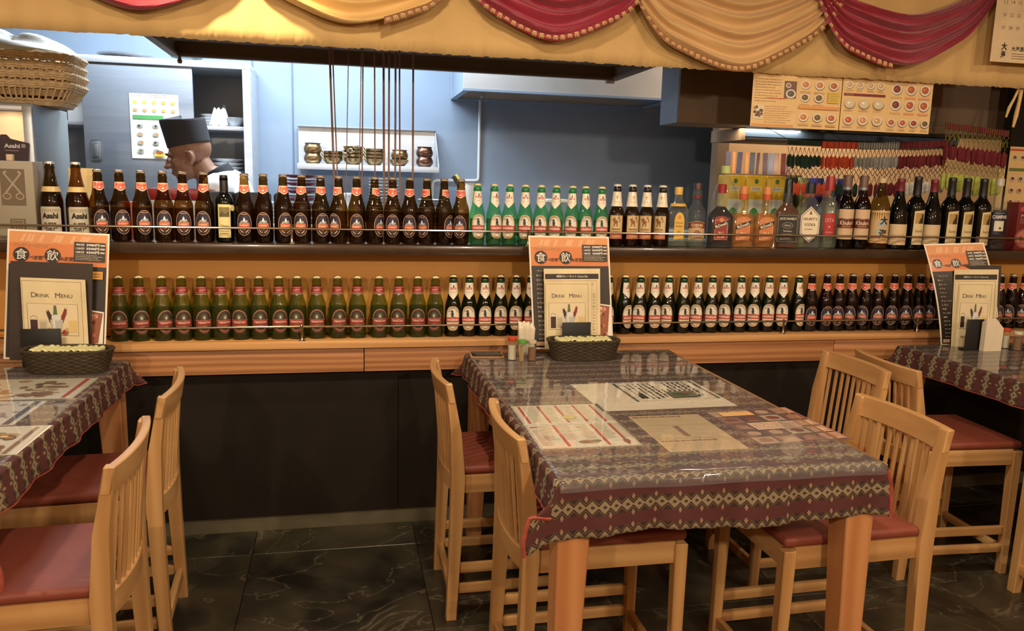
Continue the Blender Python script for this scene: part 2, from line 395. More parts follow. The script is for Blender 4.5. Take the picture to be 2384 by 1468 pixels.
def rail(z, posts, zb, label):
    t = thing('guard_rail', (0, 0, zb), label, 'rail')
    MB().tube([(CX0, 0, z-zb), (CX1, 0, z-zb)], .0042, 10).build('bar', M_CHROME, t)
    p = MB().lathe([(0, .013), (.002, .013), (.005, .0075), (.012, .0055), (z-zb-.012, .0045), (z-zb-.006, .0065), (z-zb+.004, .0065), (z-zb+.008, .003)], 14).mesh('post', M_CHROME)
    for x in posts:
        o = bpy.data.objects.new('post', p); o.location = (x, 0, 0); link(o, t)
rail(1.181, [-1.25, -.178, .712, 1.765, 2.757], 1.125, 'thin brass-toned guard rail along the front of the upper bottle shelf')
rail(.816, [-1.2, -.148, .85, 1.843, 2.5], .762, 'thin chrome guard rail along the front of the lower bottle shelf')

# ------------------------------------------------------------------ valance and swags
M_VAL = mat('beige_valance_cloth', rgb(205, 166, 104), .85, 0, .05, 5, .15, sheen=.2)
M_GOLD = mat('gold_satin', rgb(222, 178, 104), .6, 0, .05, 6, sheen=.3)
M_TAN = mat('tan_satin', rgb(204, 162, 104), .6, 0, .05, 6, sheen=.3)
M_CRIM = mat('crimson_satin', rgb(150, 34, 52), .5, 0, .08, 6, sheen=.3)
rn = random.Random(3)
jag = [rn.uniform(-.003, .003) for _ in range(500)]
def val_f(s, t):
    x = -2.0+4.88*s; z0 = 1.819+jag[int(s*480)]*(1 if x > -.7 else .4)
    z = z0+(2.31-z0)*t
    y = -.052-.007*math.sin(x*9+1)*(1-t)-.004*math.sin(x*31)-.003*math.sin(x*63+2)*(1-t)
    return (x, y, z)
o = MB().grid(val_f, 480, 10).build('valance', M_VAL); tag(o, 'long plain beige cloth valance hanging above the bar opening', 'curtain')
sm = o.modifiers.new('s', 'SOLIDIFY'); sm.thickness = .002
loop_me = None
def swag(xc, zb, aL, aR, wL, wR, m, label, yoff, band=.3, fringe=(0, 0), fm=None, zin=None):
    global loop_me
    def edge(x, s):
        a = aL if x < 0 else aR; wd = wL if x < 0 else wR; c = .1+.05*s
        z = zb+s*band+a*(1-.25*s)*(math.sqrt(x*x+c*c)-c)
        return z+max(0, abs(x)/wd-.55)**2*.9*(1-s*.5)
    def f(u, v):
        t = u*2-1; x = (t*wL if t < 0 else t*wR)*(1-.1*v)
        d = abs(t); fold = math.sin(v*PI*2*5.5+math.sin(t*3)*.7)
        y = yoff-.012-.014*(1-d*.5)*fold-.02*(1-d*d)*(1-v)-.004*math.sin(v*53+t*5)
        z = min(edge(x, v), 2.34)
        return (xc+x, y+.03*max(0, d-.9)*5, z)
    t = thing('swag', (0, 0, 0), label, 'curtain', 'swags draped over the valance')
    o = MB().grid(f, 60, 90).build('drape', m, t); sd = o.modifiers.new('s', 'SOLIDIFY'); sd.thickness = .002
    if fringe[1] > fringe[0]:
        def ff(u, v):
            x = fringe[0]+(fringe[1]-fringe[0])*u; p = f((x/wL+1)/2 if x < 0 else (x/wR+1)/2, 0)
            return (p[0], p[1]-.004-.002*v, p[2]+.006-.026*v)
        o = MB().grid(ff, 60, 2).build('braid', fm or M_CRIM, t); sd = o.modifiers.new('s', 'SOLIDIFY'); sd.thickness = .0015
        if loop_me is None:
            b = MB(); b.tube([(-.007, 0, 0), (.007, 0, 0)], .0017, 6)
            for k in (-1, 0, 1):
                b.tube([(k*.005, 0, 0), (k*.0062-.002, -.002, -.008), (k*.0065, -.003, -.0145), (k*.0062+.002, -.002, -.008), (k*.005+.001, 0, 0)], .001, 5)
            loop_me = b.mesh('fringe_loop', mat('cream_cord', rgb(222, 186, 122), .8))
        L = fringe[1]-fringe[0]; n = max(2, int(L*1.12/.0275))
        for i in range(n):
            u = (i+.5)/n; p = ff(u, .35); q = ff(min(1, u+.02), .35)
            l = bpy.data.objects.new('fringe_loop', loop_me); l.location = (p[0], p[1]-.004, p[2]); l.rotation_euler = (0, -math.atan2(q[2]-p[2], q[0]-p[0])*.8+rn.uniform(-.15, .15), 0)
            l.scale = (1, 1, rn.uniform(.8, 1.25)); link(l, t)
swag(-.645, 1.891, .5, .5, .46, .46, M_CRIM, 'small crimson swag at the far left of the valance', -.075)
swag(.03, 1.890, .5, .42, .42, .46, M_GOLD, 'bright gold swag next to the lamp glow, left of centre', -.08, fringe=(.12, .45), fm=mat('patterned_braid', rgb(150, 100, 66), .8))
swag(.756, 1.896, .55, .55, .42, .44, M_CRIM, 'crimson swag with fringe in the middle of the valance', -.09, fringe=(-.41, .42))
swag(1.484, 1.828, .42, .62, .47, .52, M_TAN, 'broad tan swag right of centre with patterned fringe', -.085, fringe=(-.45, .48), fm=mat('patterned_braid', rgb(150, 100, 66), .8))
swag(2.2, 1.868, .38, .65, .43, .47, M_CRIM, 'crimson swag at the right end above the menu sheets', -.1, band=.2, fringe=(-.42, -.05))
# frayed cords at the right end of the valance
o = MB().tube([(2.862, -.03, 1.83), (2.858, -.03, 1.77), (2.85, -.03, 1.71), (2.842, -.03, 1.66)], [.008, .007, .009, .005], 8).tube([(2.85, -.03, 1.83), (2.83, -.03, 1.78), (2.81, -.03, 1.74), (2.80, -.03, 1.70)], [.006, .005, .007, .004], 8).build('frayed_cord', mat('cream_cord', rgb(222, 186, 122), .8))
tag(o, 'frayed cream cords dangling from the right end of the valance', 'cord')

# ------------------------------------------------------------------ calendar, hanging menu sheets
cal = thing('wall_calendar', (2.60, -.125, 1.908), 'paper calendar with black brush lettering hanging at the top right corner', 'calendar')
MB().b(0, .34, -.0006, .0006, 0, .42).build('sheet', mat('calendar_paper', rgb(224, 196, 152), .7), cal)
p = Print(); K = rgb(38, 32, 28); G = rgb(140, 118, 92)
for r, row in enumerate((['13', '14', '15'], ['20', '21', '22'], ['27', '28', '29'])):
    for c, t in enumerate(row): p.text(t, .045+.034*c, .235-.05*r-.0, .017, None, G, .004)
p.text('大', .06, .062, .027, .03, K, .03); p.text('海', .058, .03, .022, .03, K, .025)
p.text('大海酒造', .135, .055, .08, None, K, .01); p.lines(.1, .012, .2, .04, 3, G, 5)
p.build('print', P_MATTE, flat_xz(0, -.0008, 0), cal)

def food(rn): return rn.choice([rgb(150, 66, 36), rgb(178, 92, 48), rgb(120, 56, 36), rgb(196, 126, 60), rgb(110, 84, 40)])
cols = [(1.60, .197), (1.798, .2), (1.999, .208), (2.208, .216)]
paper = mat('yellowed_menu_paper', rgb(226, 188, 128), .6, 0, .03)
labels = ['hanging menu sheet of lines of writing with two food pictures, leftmost under the valance', 'hanging menu sheet with an orange band and five curry pictures, second from the left', 'hanging menu sheet with a dark red band over rice pictures, third from the left', 'hanging menu sheet with rows of small dishes, rightmost of the four']
for i, (x, wd) in enumerate(cols):
    t = thing('menu_sheet', (x, -.036+.004*(i % 2), 1.615), labels[i], 'menu sheet', 'laminated menu sheets hanging under the valance')
    MB().b(0, wd, -.0005, .0005, 0, .26).build('sheet', paper, t)
    p = Print(); r2 = random.Random(i+10); BR = rgb(150, 104, 62)
    if i == 0:
        p.rect(.005, .002, .19, .012, rgb(214, 150, 84)); p.lines(.058, .015, .188, .085, 8, BR, 1, .25); p.lines(.01, .095, .13, .19, 9, BR, 2, .25); p.lines(.06, .108, .18, .118, 1, rgb(196, 96, 50), 4, .5)
        p.rect(.138, .115, .192, .182, rgb(110, 84, 70)); p.dish(.168, .133, .022, rgb(90, 80, 60)); p.dish(.155, .165, .012, rgb(150, 110, 80))
        p.rect(.008, .03, .052, .085, rgb(222, 200, 160))
        for _ in range(14): p.ell(.03+r2.uniform(-.016, .016), .058+r2.uniform(-.02, .02), .006, .006, r2.choice([rgb(90, 70, 50), rgb(60, 66, 50), rgb(160, 100, 66)]), 7)
    elif i == 1:
        for c in range(3):
            for r, z in enumerate((.172, .122, .045)):
                if r == 1 and c == 2:
                    p.rect(.138, .105, .19, .148, rgb(216, 178, 70)); p.lines(.142, .11, .186, .145, 4, rgb(150, 130, 50), 8, .3); continue
                p.dish(.036+.062*c, z, .021, food(r2)); p.rect(.014+.062*c, z-.034, .062+.06*c, z-.026, rgb(206, 166, 104)); p.lines(.014+.062*c, z-.036, .06+.06*c, z-.024, 2, BR, c+r*3, .25)
        p.rect(.01, .078, .192, .09, rgb(222, 150, 84))
    elif i == 2:
        p.rect(.008, .138, .2, .149, rgb(120, 38, 34)); p.text('R I C E', .035, .1435, .03, .005, rgb(220, 190, 150), .0)
        for c in range(4): p.dish(.03+.048*c, .182, .018, rgb(196, 160, 110)); p.lines(.014+.048*c, .155, .05+.048*c, .163, 2, BR, c, .3)
        for c in range(3):
            p.dish(.036+.066*c, .108, .025, rgb(214, 196, 160), .75, rgb(206, 186, 150)); p.lines(.012+.066*c, .076, .06+.066*c, .084, 2, BR, c+5, .3)
            p.dish(.036+.066*c, .042, .023, [rgb(196, 90, 44), rgb(206, 140, 90), rgb(196, 160, 104)][c]); p.lines(.012+.066*c, .01, .06+.066*c, .018, 2, BR, c+9, .3)
    else:
        for c in range(3):
            for r, z in enumerate((.175, .112)): p.dish(.045+.066*c, z, .024, food(r2), .9); p.rect(.02+.066*c, z-.038, .07+.066*c, z-.03, rgb(222, 150, 110) if c else rgb(206, 166, 104))
        for c in range(4): p.dish(.03+.053*c, .04, .02, food(r2)); p.lines(.012+.053*c, .006, .05+.053*c, .016, 2, BR, c+3, .3)
    p.build('print', P_GLOSS, flat_xz(0, -.0007, 0), t)

# ------------------------------------------------------------------ kitchen: hoods, duct, cabinet, shelf
def hood_box(name, x0, x1, y0, y1, z0, z1, m, m2, label):
    t = thing(name, (0, 0, 0), label, 'hood')
    T = .02
    MB().b(x0, x1, y0, y0+T, z0, z1).build('front_face', m, t); MB().b(x0, x1, y1-T, y1, z0, z1).build('rear_face', m, t)
    MB().b(x0, x0+T, y0+T, y1-T, z0, z1).build('side_face', m2, t); MB().b(x1-T, x1, y0+T, y1-T, z0, z1).build('side_face', m2, t)
    MB().b(x0+T, x1-T, y0+T, y1-T, z0+.05, z0+.07).build('inner_panel', M_DARKBR, t)
    b = MB()
    for a, c, d, e in ((x0-.004, x1+.004, y0-.004, y0+.03), (x0-.004, x1+.004, y1-.03, y1+.004), (x0-.004, x0+.03, y0+.03, y1-.03), (x1-.03, x1+.004, y0+.03, y1-.03)): b.b(a, c, d, e, z0-.012, z0)
    b.build('rim', m2, t); return t
hood_box('extractor_hood', -.735, 1.36, .12, .92, 1.9, 2.5, M_DARKBR, M_DARKBR, 'large dark brown hood right above the bar with skewers hanging from it')
hood_box('range_hood', .655, 1.9, 1.38, 1.89, 1.868, 2.5, mat('hood_steel', rgb(226, 230, 234), .3, .5, .04), M_WALLB, 'shiny steel range hood on the back wall, behind the dark hood')
d = thing('duct_box', (0, 0, 0), 'boxed duct hanging from the ceiling, side tinted as kitchen-lit blue-grey, dark brown front', 'duct')
MB().b(1.50, 1.512, .46, .66, 1.66, CEIL).build('side_face', M_WALLB, d); MB().b(1.5, 4.2, .44, .46, 1.66, CEIL).build('front_face', M_DARKBR, d)  # side face carries the cool kitchen light in its colour
MB().b(1.512, 4.2, .46, .66, 1.66, 1.672).build('bottom_face', M_DARKBR, d); MB().b(1.512, 4.2, .66, .68, 1.66, CEIL).build('rear_face', M_DARKBR, d)
MB().lathe([(0, .008), (.012, .012), (.02, .006), (.034, .006)], 12).build('rim_knob', M_DARKBR, bpy.data.objects['extractor_hood'], loc=(-.70, .90, 1.857))
MB().b(1.30, 1.345, .895, .92, 1.872, 1.888, .002).build('rim_clip', M_WHITEP, bpy.data.objects['extractor_hood'])
# light wall conduit with a hook
t = thing('conduit', (0, 1.885, 0), 'thin white conduit pipe bent down the blue-grey wall right of the pot shelf', 'pipe')
MB().tube([(.831, 0, 1.93), (.830, 0, 1.395), (.825, 0, 1.383), (.81, 0, 1.378), (.57, 0, 1.372), (.553, 0, 1.366), (.548, 0, 1.35), (.546, 0, 1.12)], .009, 10).build('pipe', M_WHITEP, t)
MB().tube([(.831, -.01, 1.90), (.836, -.03, 1.895), (.836, -.035, 1.88), (.828, -.03, 1.87)], .006, 8).build('hook', M_WHITEP, t)

# skewers
M_SKEW = mat('rusty_steel_rod', rgb(158, 120, 98), .5, .2, .2, 30)
SK = [(768, 778, .0045), (775, 786, .0028), (811, 806, .0018), (841, 836, .0018), (845, 843, .0028), (872, 873, .003), (893, 894, .0048), (906, 905, .004), (921, 920, .0042), (930, 931, .0036), (962, 961, .0042)]
for i, (xa, xb, r) in enumerate(SK):
    a = on_y(xa, 140, .5); b = on_y(xb, 420, .5)
    dr = (b-a).normalized(); top = a+dr*((1.955-a.z)/dr.z); bot = a+dr*((1.17-a.z)/dr.z)
    o = MB().tube([Vector((0, 0, 0)), top-bot], r, 8).build('hanging_skewer', M_SKEW); o.location = bot
    tag(o, ('thin' if r < .0032 else 'thick')+' rusty steel skewer hanging from the dark hood, '+ORD[i]+' from the left of eleven', 'skewer', 'skewers hanging from the hood')

# cabinet with a sliding door
cb = thing('kitchen_cabinet', (0, 0, 0), 'stainless kitchen wall cabinet with one sliding door and open shelves either side', 'cabinet')
A, B_ = -1.9, -.462
MB().b(A, B_, 1.5, 1.89, 1.918, 1.952, .003).build('top_panel', M_STEEL, cb); MB().b(B_-.04, B_, 1.5, 1.89, 1.2, 1.918).build('side_panel', M_STEEL, cb)
MB().b(A, A+.03, 1.5, 1.89, 1.2, 1.918).build('side_panel', M_STEEL, cb); MB().b(A+.03, B_-.04, 1.86, 1.89, 1.2, 1.918).build('back_panel', M_STEELD, cb)
MB().b(A+.03, B_-.04, 1.55, 1.86, 1.606, 1.628, .002).build('shelf', M_STEEL, cb); MB().b(A, B_, 1.5, 1.89, 1.17, 1.2).build('bottom_panel', M_STEEL, cb)
dd = MB().b(-1.285, -.752, 1.508, 1.528, 1.22, 1.918, .002).build('sliding_door', mat('door_steel', rgb(150, 158, 170), .38, .5, .08, 3, stretch=(1, 1, 12)), cb)
MB().b(-1.255, -1.205, 1.503, 1.509, 1.43, 1.53, .006).b(-1.243, -1.217, 1.5005, 1.505, 1.445, 1.515, .004).build('recessed_handle', M_STEELD, dd)
t = thing('food_poster', (-1.06, 1.506, 1.445), 'white poster of small food pictures stuck on the sliding cabinet door', 'poster')
MB().b(0, .237, -.0012, 0, 0, .328).build('sheet', mat('white_paper', rgb(236, 236, 230), .5), t)
p = Print(); p.text('フードメニュー', .05, .318, .08, .009, rgb(206, 70, 70), .02); p.frame(.095, .312, .175, .324, .0015, rgb(206, 90, 90)); r2 = random.Random(2)
for r in range(2):
    for c in range(5): p.ell(.025+.046*c, .285-.04*r, .012, .009, r2.choice([rgb(240, 205, 90), rgb(222, 170, 96), rgb(190, 160, 120)]), 10)
p.rect(.012, .2, .16, .22, rgb(84, 160, 96))
for r in range(4):
    for c in range(3): p.ell(.045+.075*c, .165-.042*r, .016, .01, rgb(170, 172, 160), 9); p.ell(.045+.075*c+r2.uniform(-.008, .008), .165-.042*r, .007, .006, r2.choice([rgb(60, 60, 64), rgb(110, 110, 100), rgb(214, 140, 70)]), 7)
p.rect(.11, .012, .16, .03, rgb(230, 200, 60)); p.ell(.135, .032, .02, .01, rgb(170, 100, 60), 9)
p.build('print', P_GLOSS, flat_xz(0, -.0015, 0), t)

# crockery
M_CHINA = mat('white_china', rgb(232, 236, 240), .2, 0, .02)
M_MAROON = mat('maroon_glazed_china', rgb(110, 40, 52), .3, 0, .05)
def plate_mesh(r, h, m, name='plate'):
    return MB().lathe([(0, r*.55), (.003, r*.58), (h*.5, r*.8), (h, r), (h+.002, r), (h*.6, r*.78), (.005, r*.5)], 28).mesh(name, m)
def plate_stack(x, y, z, n, r, h, pitch, lab, grp, m=None, m2=None):
    me = plate_mesh(r, h, m or M_CHINA); me2 = plate_mesh(r*1.004, h, m2) if m2 else me
    for i in range(n):
        o = bpy.data.objects.new('plate', me2 if (m2 and i % 2) else me); o.location = (x+rn.uniform(-.002, .002), y, z+i*pitch); link(o)
        pos = 'at the top' if i == n-1 else 'at the bottom' if i == 0 else ORD[i]+' from the bottom'
        tag(o, f'{lab}, {pos}', 'plate', grp)
Y2 = 1.68
plate_stack(-.615, 1.7, 1.2, 12, .09, .02, .0215, 'white china plate stacked in the lower right bay of the cabinet', 'plates in the lower bay of the cabinet')
plate_stack(-.69, 1.68, 1.628, 4, .055, .015, .016, 'white plate on the cabinet shelf beside the blue bottle', 'plates on the cabinet shelf')
for i, (x, r, h) in enumerate([(-.565, .05, .05)]):
    o = MB().lathe([(0, r*.5), (.004, r*.6), (h*.6, r*.95), (h, r*1.05), (h, r), (h*.6, r*.88), (.01, r*.5)], 24).build('bowl', M_STEEL, None); o.location = (x, 1.62, 1.628); tag(o, 'steel mixing bowl on the cabinet shelf at the right', 'bowl')
o = MB().grid(lambda u, v: (.05*math.cos(2*PI*u)*(1-.5*v)*(1+.15*math.sin(7*u*PI*2)), .04*math.sin(2*PI*u)*(1-.5*v), .09*v+.008*math.sin(14*u*PI)), 28, 8, True).build('plastic_bag', mat('white_plastic_film', rgb(236, 240, 244), .3)); o.location = (-.635, 1.6, 1.629); tag(o, 'crumpled white plastic bag lying on the cabinet shelf', 'bag')
t = thing('squeeze_bottle', (-.628, 1.74, 1.628), 'clear bottle with blue label standing on the cabinet shelf', 'bottle')
MB().lathe([(0, .022), (.08, .022), (.1, .015), (.11, .01), (.125, .01)], 16).build('body', mat('frosted_plastic', rgb(200, 210, 220), .3), t); MB().lathe([(.02, .0226), (.06, .0226)], 16).build('label', mat('blue_label', rgb(50, 80, 190), .4), t)
o = MB().b(0, .1, 0, .1, 0, .1, .004).build('white_carton', M_WHITEP); o.location = (-1.39, 1.62, 1.629); tag(o, 'white carton on the cabinet shelf left of the sliding door', 'carton')
o = MB().b(0, .12, 0, .14, 0, .05, .01).build('food_tub', mat('frosted_plastic', rgb(200, 210, 220), .3)); o.location = (-1.41, 1.6, 1.2); tag(o, 'frosted tub in the cabinet bay left of the sliding door', 'tub')
o = MB().lathe([(0, .07), (.004, .09), (.02, .13), (.024, .135), (.02, .125), (.008, .08)], 32).build('steel_platter', M_STEEL); o.location = (-1.1, 1.64, 1.953); tag(o, 'round steel platter lying on top of the cabinet', 'platter')
o = MB().lathe([(0, .04), (.025, .05), (.03, .08), (.034, .08)], 24).build('steel_bowl', M_STEELD); o.location = (-.8, 1.66, 1.953); tag(o, 'upturned steel bowl on the cabinet top near the dark hood', 'bowl')

# pot shelf
ps = thing('pot_shelf', (0, 0, 0), 'small steel wall shelf with upstand holding brass pots', 'shelf')
MB().b(-.24, .56, 1.66, 1.885, 1.44, 1.446).build('shelf_board', M_STEEL, ps); MB().b(-.24, .56, 1.655, 1.662, 1.415, 1.448, .002).build('front_lip', M_STEEL, ps)
MB().b(-.24, .56, 1.87, 1.885, 1.446, 1.662).build('upstand', M_STEEL, ps); MB().b(-.242, .562, 1.85, 1.888, 1.658, 1.668, .002).build('top_rail', M_STEELD, ps)
MB().prism([(1.66, 1.446), (1.885, 1.446), (1.885, 1.66), (1.86, 1.66)], .556, .56, 'YZ').build('end_bracket', M_STEEL, ps)
M_BRASS = mat('tarnished_brass', rgb(150, 122, 84), .28, .9, .25, 25)
M_COPPER = mat('tarnished_copper', rgb(120, 86, 72), .3, .9, .25, 25)
M_CREAMH = mat('pale_metal_handle', rgb(208, 200, 160), .35, .5)
def handi(m):
    return MB().lathe([(0, .03), (.003, .036), (.018, .048), (.034, .05), (.046, .046), (.056, .041), (.062, .043), (.064, .048), (.062, .04), (.05, .04), (.01, .03)], 28).mesh('pot_body', m)
def karahi(m):
    return MB().lathe([(0, .03), (.003, .034), (.022, .05), (.036, .055), (.038, .057), (.036, .053), (.022, .047), (.006, .03)], 28).mesh('pot_body', m)
H1, H2, K1 = handi(M_BRASS), handi(M_COPPER), karahi(M_BRASS)
ring_me = MB().tube([(0, .013*math.cos(a), .013*math.sin(a)) for a in [2*PI*i/14 for i in range(14)]], .003, 7, True).mesh('handle', M_CREAMH)
def pot(nm, me, x, y, z, lab, handles=False, rz=0):
    t = thing(nm, (x, y, z), lab, 'pot', 'pots on the wall shelf', rz); link(bpy.data.objects.new('pot_body', me), t)
    if handles:
        for s in (-1, 1):
            h = bpy.data.objects.new('handle', ring_me); h.location = (s*.055, -.005, .034); h.rotation_euler = (.3, s*.5, 0); link(h, t)
Z0 = 1.4465; Yp = 1.72
pot('brass_pot', H1, -.155, Yp, Z0, 'bulging brass pot, bottom of the leftmost pair'); pot('brass_pot', H1, -.155, Yp, Z0+.052, 'bulging brass pot, top of the leftmost pair')
for k in range(3): pot('karahi_pan', K1, -.045, Yp-.01, Z0+k*.018, f'brass karahi pan with ring handles, {["bottom", "middle", "top"][k]} of the second group', True, .2)
for k in range(4): pot('karahi_pan', K1, .07, Yp-.015, Z0+k*.022, f'brass karahi pan, {["bottom", "second", "third", "top"][k]} of the tallest stack with ring handles', True, .6*k)
for k in range(4): pot('karahi_pan', K1, .19, Yp-.01, Z0+k*.019, f'brass karahi pan, {["bottom", "second", "third", "top"][k]} of the stack right of the tallest one', True, .2)
pot('karahi_pan', K1, .33, Yp-.01, Z0, 'shallow brass karahi pan under the polished pot', True); pot('brass_pot', H1, .335, Yp, Z0+.03, 'polished brass pot resting in the shallow pan')
pot('copper_pot', H2, .48, Yp, Z0, 'dark copper pot, bottom of the rightmost pair'); pot('copper_pot', H2, .48, Yp, Z0+.052, 'dark copper pot, top of the rightmost pair')

# back worktop with crockery, pans and tubs
kt = thing('back_worktop', (0, 0, 0), 'steel worktop along the back wall of the kitchen', 'worktop')
MB().b(-.44, 2.05, 1.3, 1.88, 1.09, 1.12, .003).build('top', M_STEEL, kt); MB().b(-.42, 2.03, 1.34, 1.86, 0, 1.09).build('base', M_STEELD, kt)
plate_stack(-.215, 1.5, 1.12, 13, .098, .014, .0205, 'maroon-rimmed white plate in the tall striped stack', 'maroon-rimmed plates on the back worktop', M_MAROON, M_CHINA)
plate_stack(.235, 1.5, 1.12, 15, .085, .012, .0172, 'white plate on the worktop behind the skewers', 'white plates in the tall stack', M_CHINA, M_STEEL)
plate_stack(.5, 1.5, 1.12, 7, .08, .012, .022, 'grey-white plate in the low stack right of the skewers', 'plates in the low stack', M_CHINA, M_STEELD)
plate_stack(-.38, 1.55, 1.12, 6, .06, .012, .02, 'small white plate in the stack by the cabinet end', 'small plates by the cabinet')
o = MB().lathe([(0, .045), (.24, .052), (.243, .055), (.243, .048), (.01, .04)], 24).build('plastic_cup_stack', mat('white_plastic', rgb(225, 228, 225), .4)); o.location = (.7, 1.5, 1.12); tag(o, 'tall stack of white plastic tubs on the back worktop', 'tub')
o = MB().lathe([(0, .055), (.15, .055), (.155, .058), (.17, .058)], 24).build('white_canister', M_WHITEP); o.location = (.045, 1.52, 1.12); tag(o, 'white canister on the back worktop between plate stacks', 'canister')
t = thing('scrub_brush', (.642, 1.5, 1.362), 'yellow and black scrubbing brush leaning above the white tubs', 'brush', rz=0)
MB().box((0, 0, 0), (.018, .03, .085), rotm('Y', -.55), .003).build('bristle_block', M_BLACK, t); MB().tube([(.02, 0, -.02), (.045, 0, -.23)], .006, 8).build('handle', mat('yellow_plastic', rgb(214, 184, 60), .4), t); MB().box((.016, 0, .008), (.014, .03, .085), rotm('Y', -.55), .003).build('back', mat('yellow_plastic', rgb(214, 184, 60), .4), t)
# prep counter right behind the bar
t = thing('prep_counter', (0, 0, 0), 'steel prep counter directly behind the upper bottle shelf', 'counter'); MB().b(-1.0, 2.0, .4, .7, .98, 1.01, .003).build('top', M_STEEL, t); MB().b(-.98, 1.98, .42, .68, 0, .98).build('base', M_STEELD, t)
t = thing('food_tray', (-.66, .62, 1.01), 'steel food tray with a red lid on the prep counter by the chef', 'tray')
MB().b(-.12, .12, -.06, .06, 0, .25, .004).build('pan', M_STEEL, t); MB().b(-.125, .125, -.065, .065, .25, .298, .008).build('lid', mat('red_plastic', rgb(150, 34, 34), .35), t)
o = MB().b(-.03, .03, -.03, .03, 0, .24, .006).build('orange_tub', mat('orange_plastic', rgb(206, 92, 46), .4)); o.location = (-.87, .6, 1.01); tag(o, 'orange tub on the prep counter left of the red tray', 'tub')
for i, (x, wd, l) in enumerate([(-.49, .055, 'black plastic box between the wine bottle and red tray'), (-.36, .07, 'black plastic box behind the ninth brown bottle'), (-.245, .03, 'narrow black plastic box left of the maroon plates')]):
    o = MB().b(-wd, wd, -.05, .05, 0, .29, .012).build('black_box', M_BLACK); o.location = (x, .5, 1.01); tag(o, l, 'box', 'black boxes on the prep counter')
t = thing('clear_container', (1.03, .8, 0), 'clear lidded container behind the green bottles', 'container')
MB().b(-.05, .05, -.05, .05, 1.1, 1.28).build('tub', glass('clear_plastic', (.85, .9, .88, 1), rgb(190, 200, 200), .6, .25), t); MB().b(-.055, .055, -.055, .055, 1.28, 1.295, .003).build('lid', M_WHITEP, t)
t = thing('side_shelf', (0, 0, 0), 'low steel side shelf behind the green bottles', 'shelf'); MB().b(.8, 1.9, .7, 1.0, 1.07, 1.1).build('board', M_STEELD, t); MB().b(.82, .86, .72, .98, 0, 1.07).b(1.84, 1.88, .72, .98, 0, 1.07).build('leg', M_STEELD, t)
# ------------------------------------------------------------------ left end: warming cabinet, baskets, sign, cartons
t = thing('steel_refrigerator', (0, 0, 0), 'steel upright refrigerator at the left edge behind the bar, baskets on top', 'refrigerator')
MB().b(-1.85, -1.163, .46, .86, .36, 1.622, .004).build('body', M_STEELD, t)
MB().b(-1.84, -1.18, .445, .46, .38, 1.6, .003).build('door', mat('steel_warm_reflection', rgb(176, 152, 122), .35, .8, .05, 3, stretch=(1, 1, 12)), t)  # warm reflection put into the door's steel colour
MB().b(-1.195, -1.163, .438, .446, .38, 1.61, .002).b(-1.85, -1.195, .438, .446, 1.59, 1.612, .002).build('door_frame', M_STEEL, t)
MB().b(-1.85, -1.163, .5, .86, 0, .36).build('base', M_STEELD, t)
def basket_mesh(r0, r1, dy0, dy1, h, m, weave=True):
    """open rectangular basket of woven strips: a base, uprights and two rims"""
    b = MB(); n = 56
    def P(u, k, z):
        a = 2*PI*u; ca, sa = math.cos(a), math.sin(a); q = (abs(ca)**5+abs(sa)**5)**(-1/5)
        return (ca*q*(r0+(r1-r0)*k), sa*q*(dy0+(dy1-dy0)*k), z)
    b.grid(lambda u, v: P(u, v*.25, v*h*.25), n, 2, True); b.prism([P(i/n, 0, 0)[:2] for i in range(n)], 0, .003, 'XY')
    for i in range(n): b.tube([P(i/n, .25, h*.25), P((i+.15)/n, .8, h*.78)], .0042, 4)
    for kz, kk, rr in ((.8, .8, .006), (.9, .92, .007), (1, 1, .008), (.25, .25, .005)):
        b.tube([tuple(Vector(P(i/96, kk, h*kz))+Vector((0, 0, .0022*math.sin(i*2.1)))) for i in range(96)], rr, 6, True)
    return b.mesh('woven_body', m)
M_WICK = mat('pale_wicker', rgb(224, 194, 148), .7, 0, .2, 60, .3)
bme = basket_mesh(.15, .2, .11, .15, .085, M_WICK)
for i in range(4):
    t = thing('bread_basket', (-1.245+.004*(i % 2), .66, 1.623+i*.037), 'pale woven bread basket, '+['lowest', 'second from the bottom', 'third from the bottom', 'topmost'][i]+' of the stack on the refrigerator', 'basket', 'stacked bread baskets on the refrigerator'); link(bpy.data.objects.new('woven_body', bme), t)
def crump(u, v):
    a = 2*PI*u; r = .2*(1-v*.95); z = .055*math.sin(v*PI*.8)+.03*math.sin(a*3+v*7)*v+.05*max(0, 1-((u-.45)*9)**2)*(1-abs(v-.35)*2 if abs(v-.35) < .5 else 0)
    return (r*math.cos(a)*(1+.05*math.sin(5*a)), r*.75*math.sin(a)*(1+.05*math.sin(4*a)), z)
o = MB().grid(crump, 60, 14, True).build('paper_napkins', mat('white_paper', rgb(236, 236, 230), .5)); o.location = (-1.25, .66, 1.832); tag(o, 'crumpled white paper heaped on the topmost bread basket', 'paper'); o.modifiers.new('s', 'SOLIDIFY').thickness = .002
t = thing('beer_sign_card', (-1.33, .43, 1.37), 'dark purple-brown beer sign card leaning on the refrigerator door', 'sign')
MB().prism([(0, 0), (.145, 0), (.155, .1), (.09, .115), (.078, .13), (.06, .13), (.048, .118), (0, .125)], -.003, 0).build('card', mat('aubergine_card', rgb(58, 40, 46), .4), t)
p = Print(); p.text('Asahi', .095, .088, .055, .016, rgb(220, 210, 200), .03); p.text('生樽', .03, .095, .04, .018, rgb(200, 190, 180), .02); p.rect(.128, .082, .142, .096, rgb(150, 140, 140)); p.lines(.07, .066, .13, .074, 1, rgb(170, 160, 160), 3); p.build('print', P_GLOSS, flat_xz(0, -.0034, 0), t)
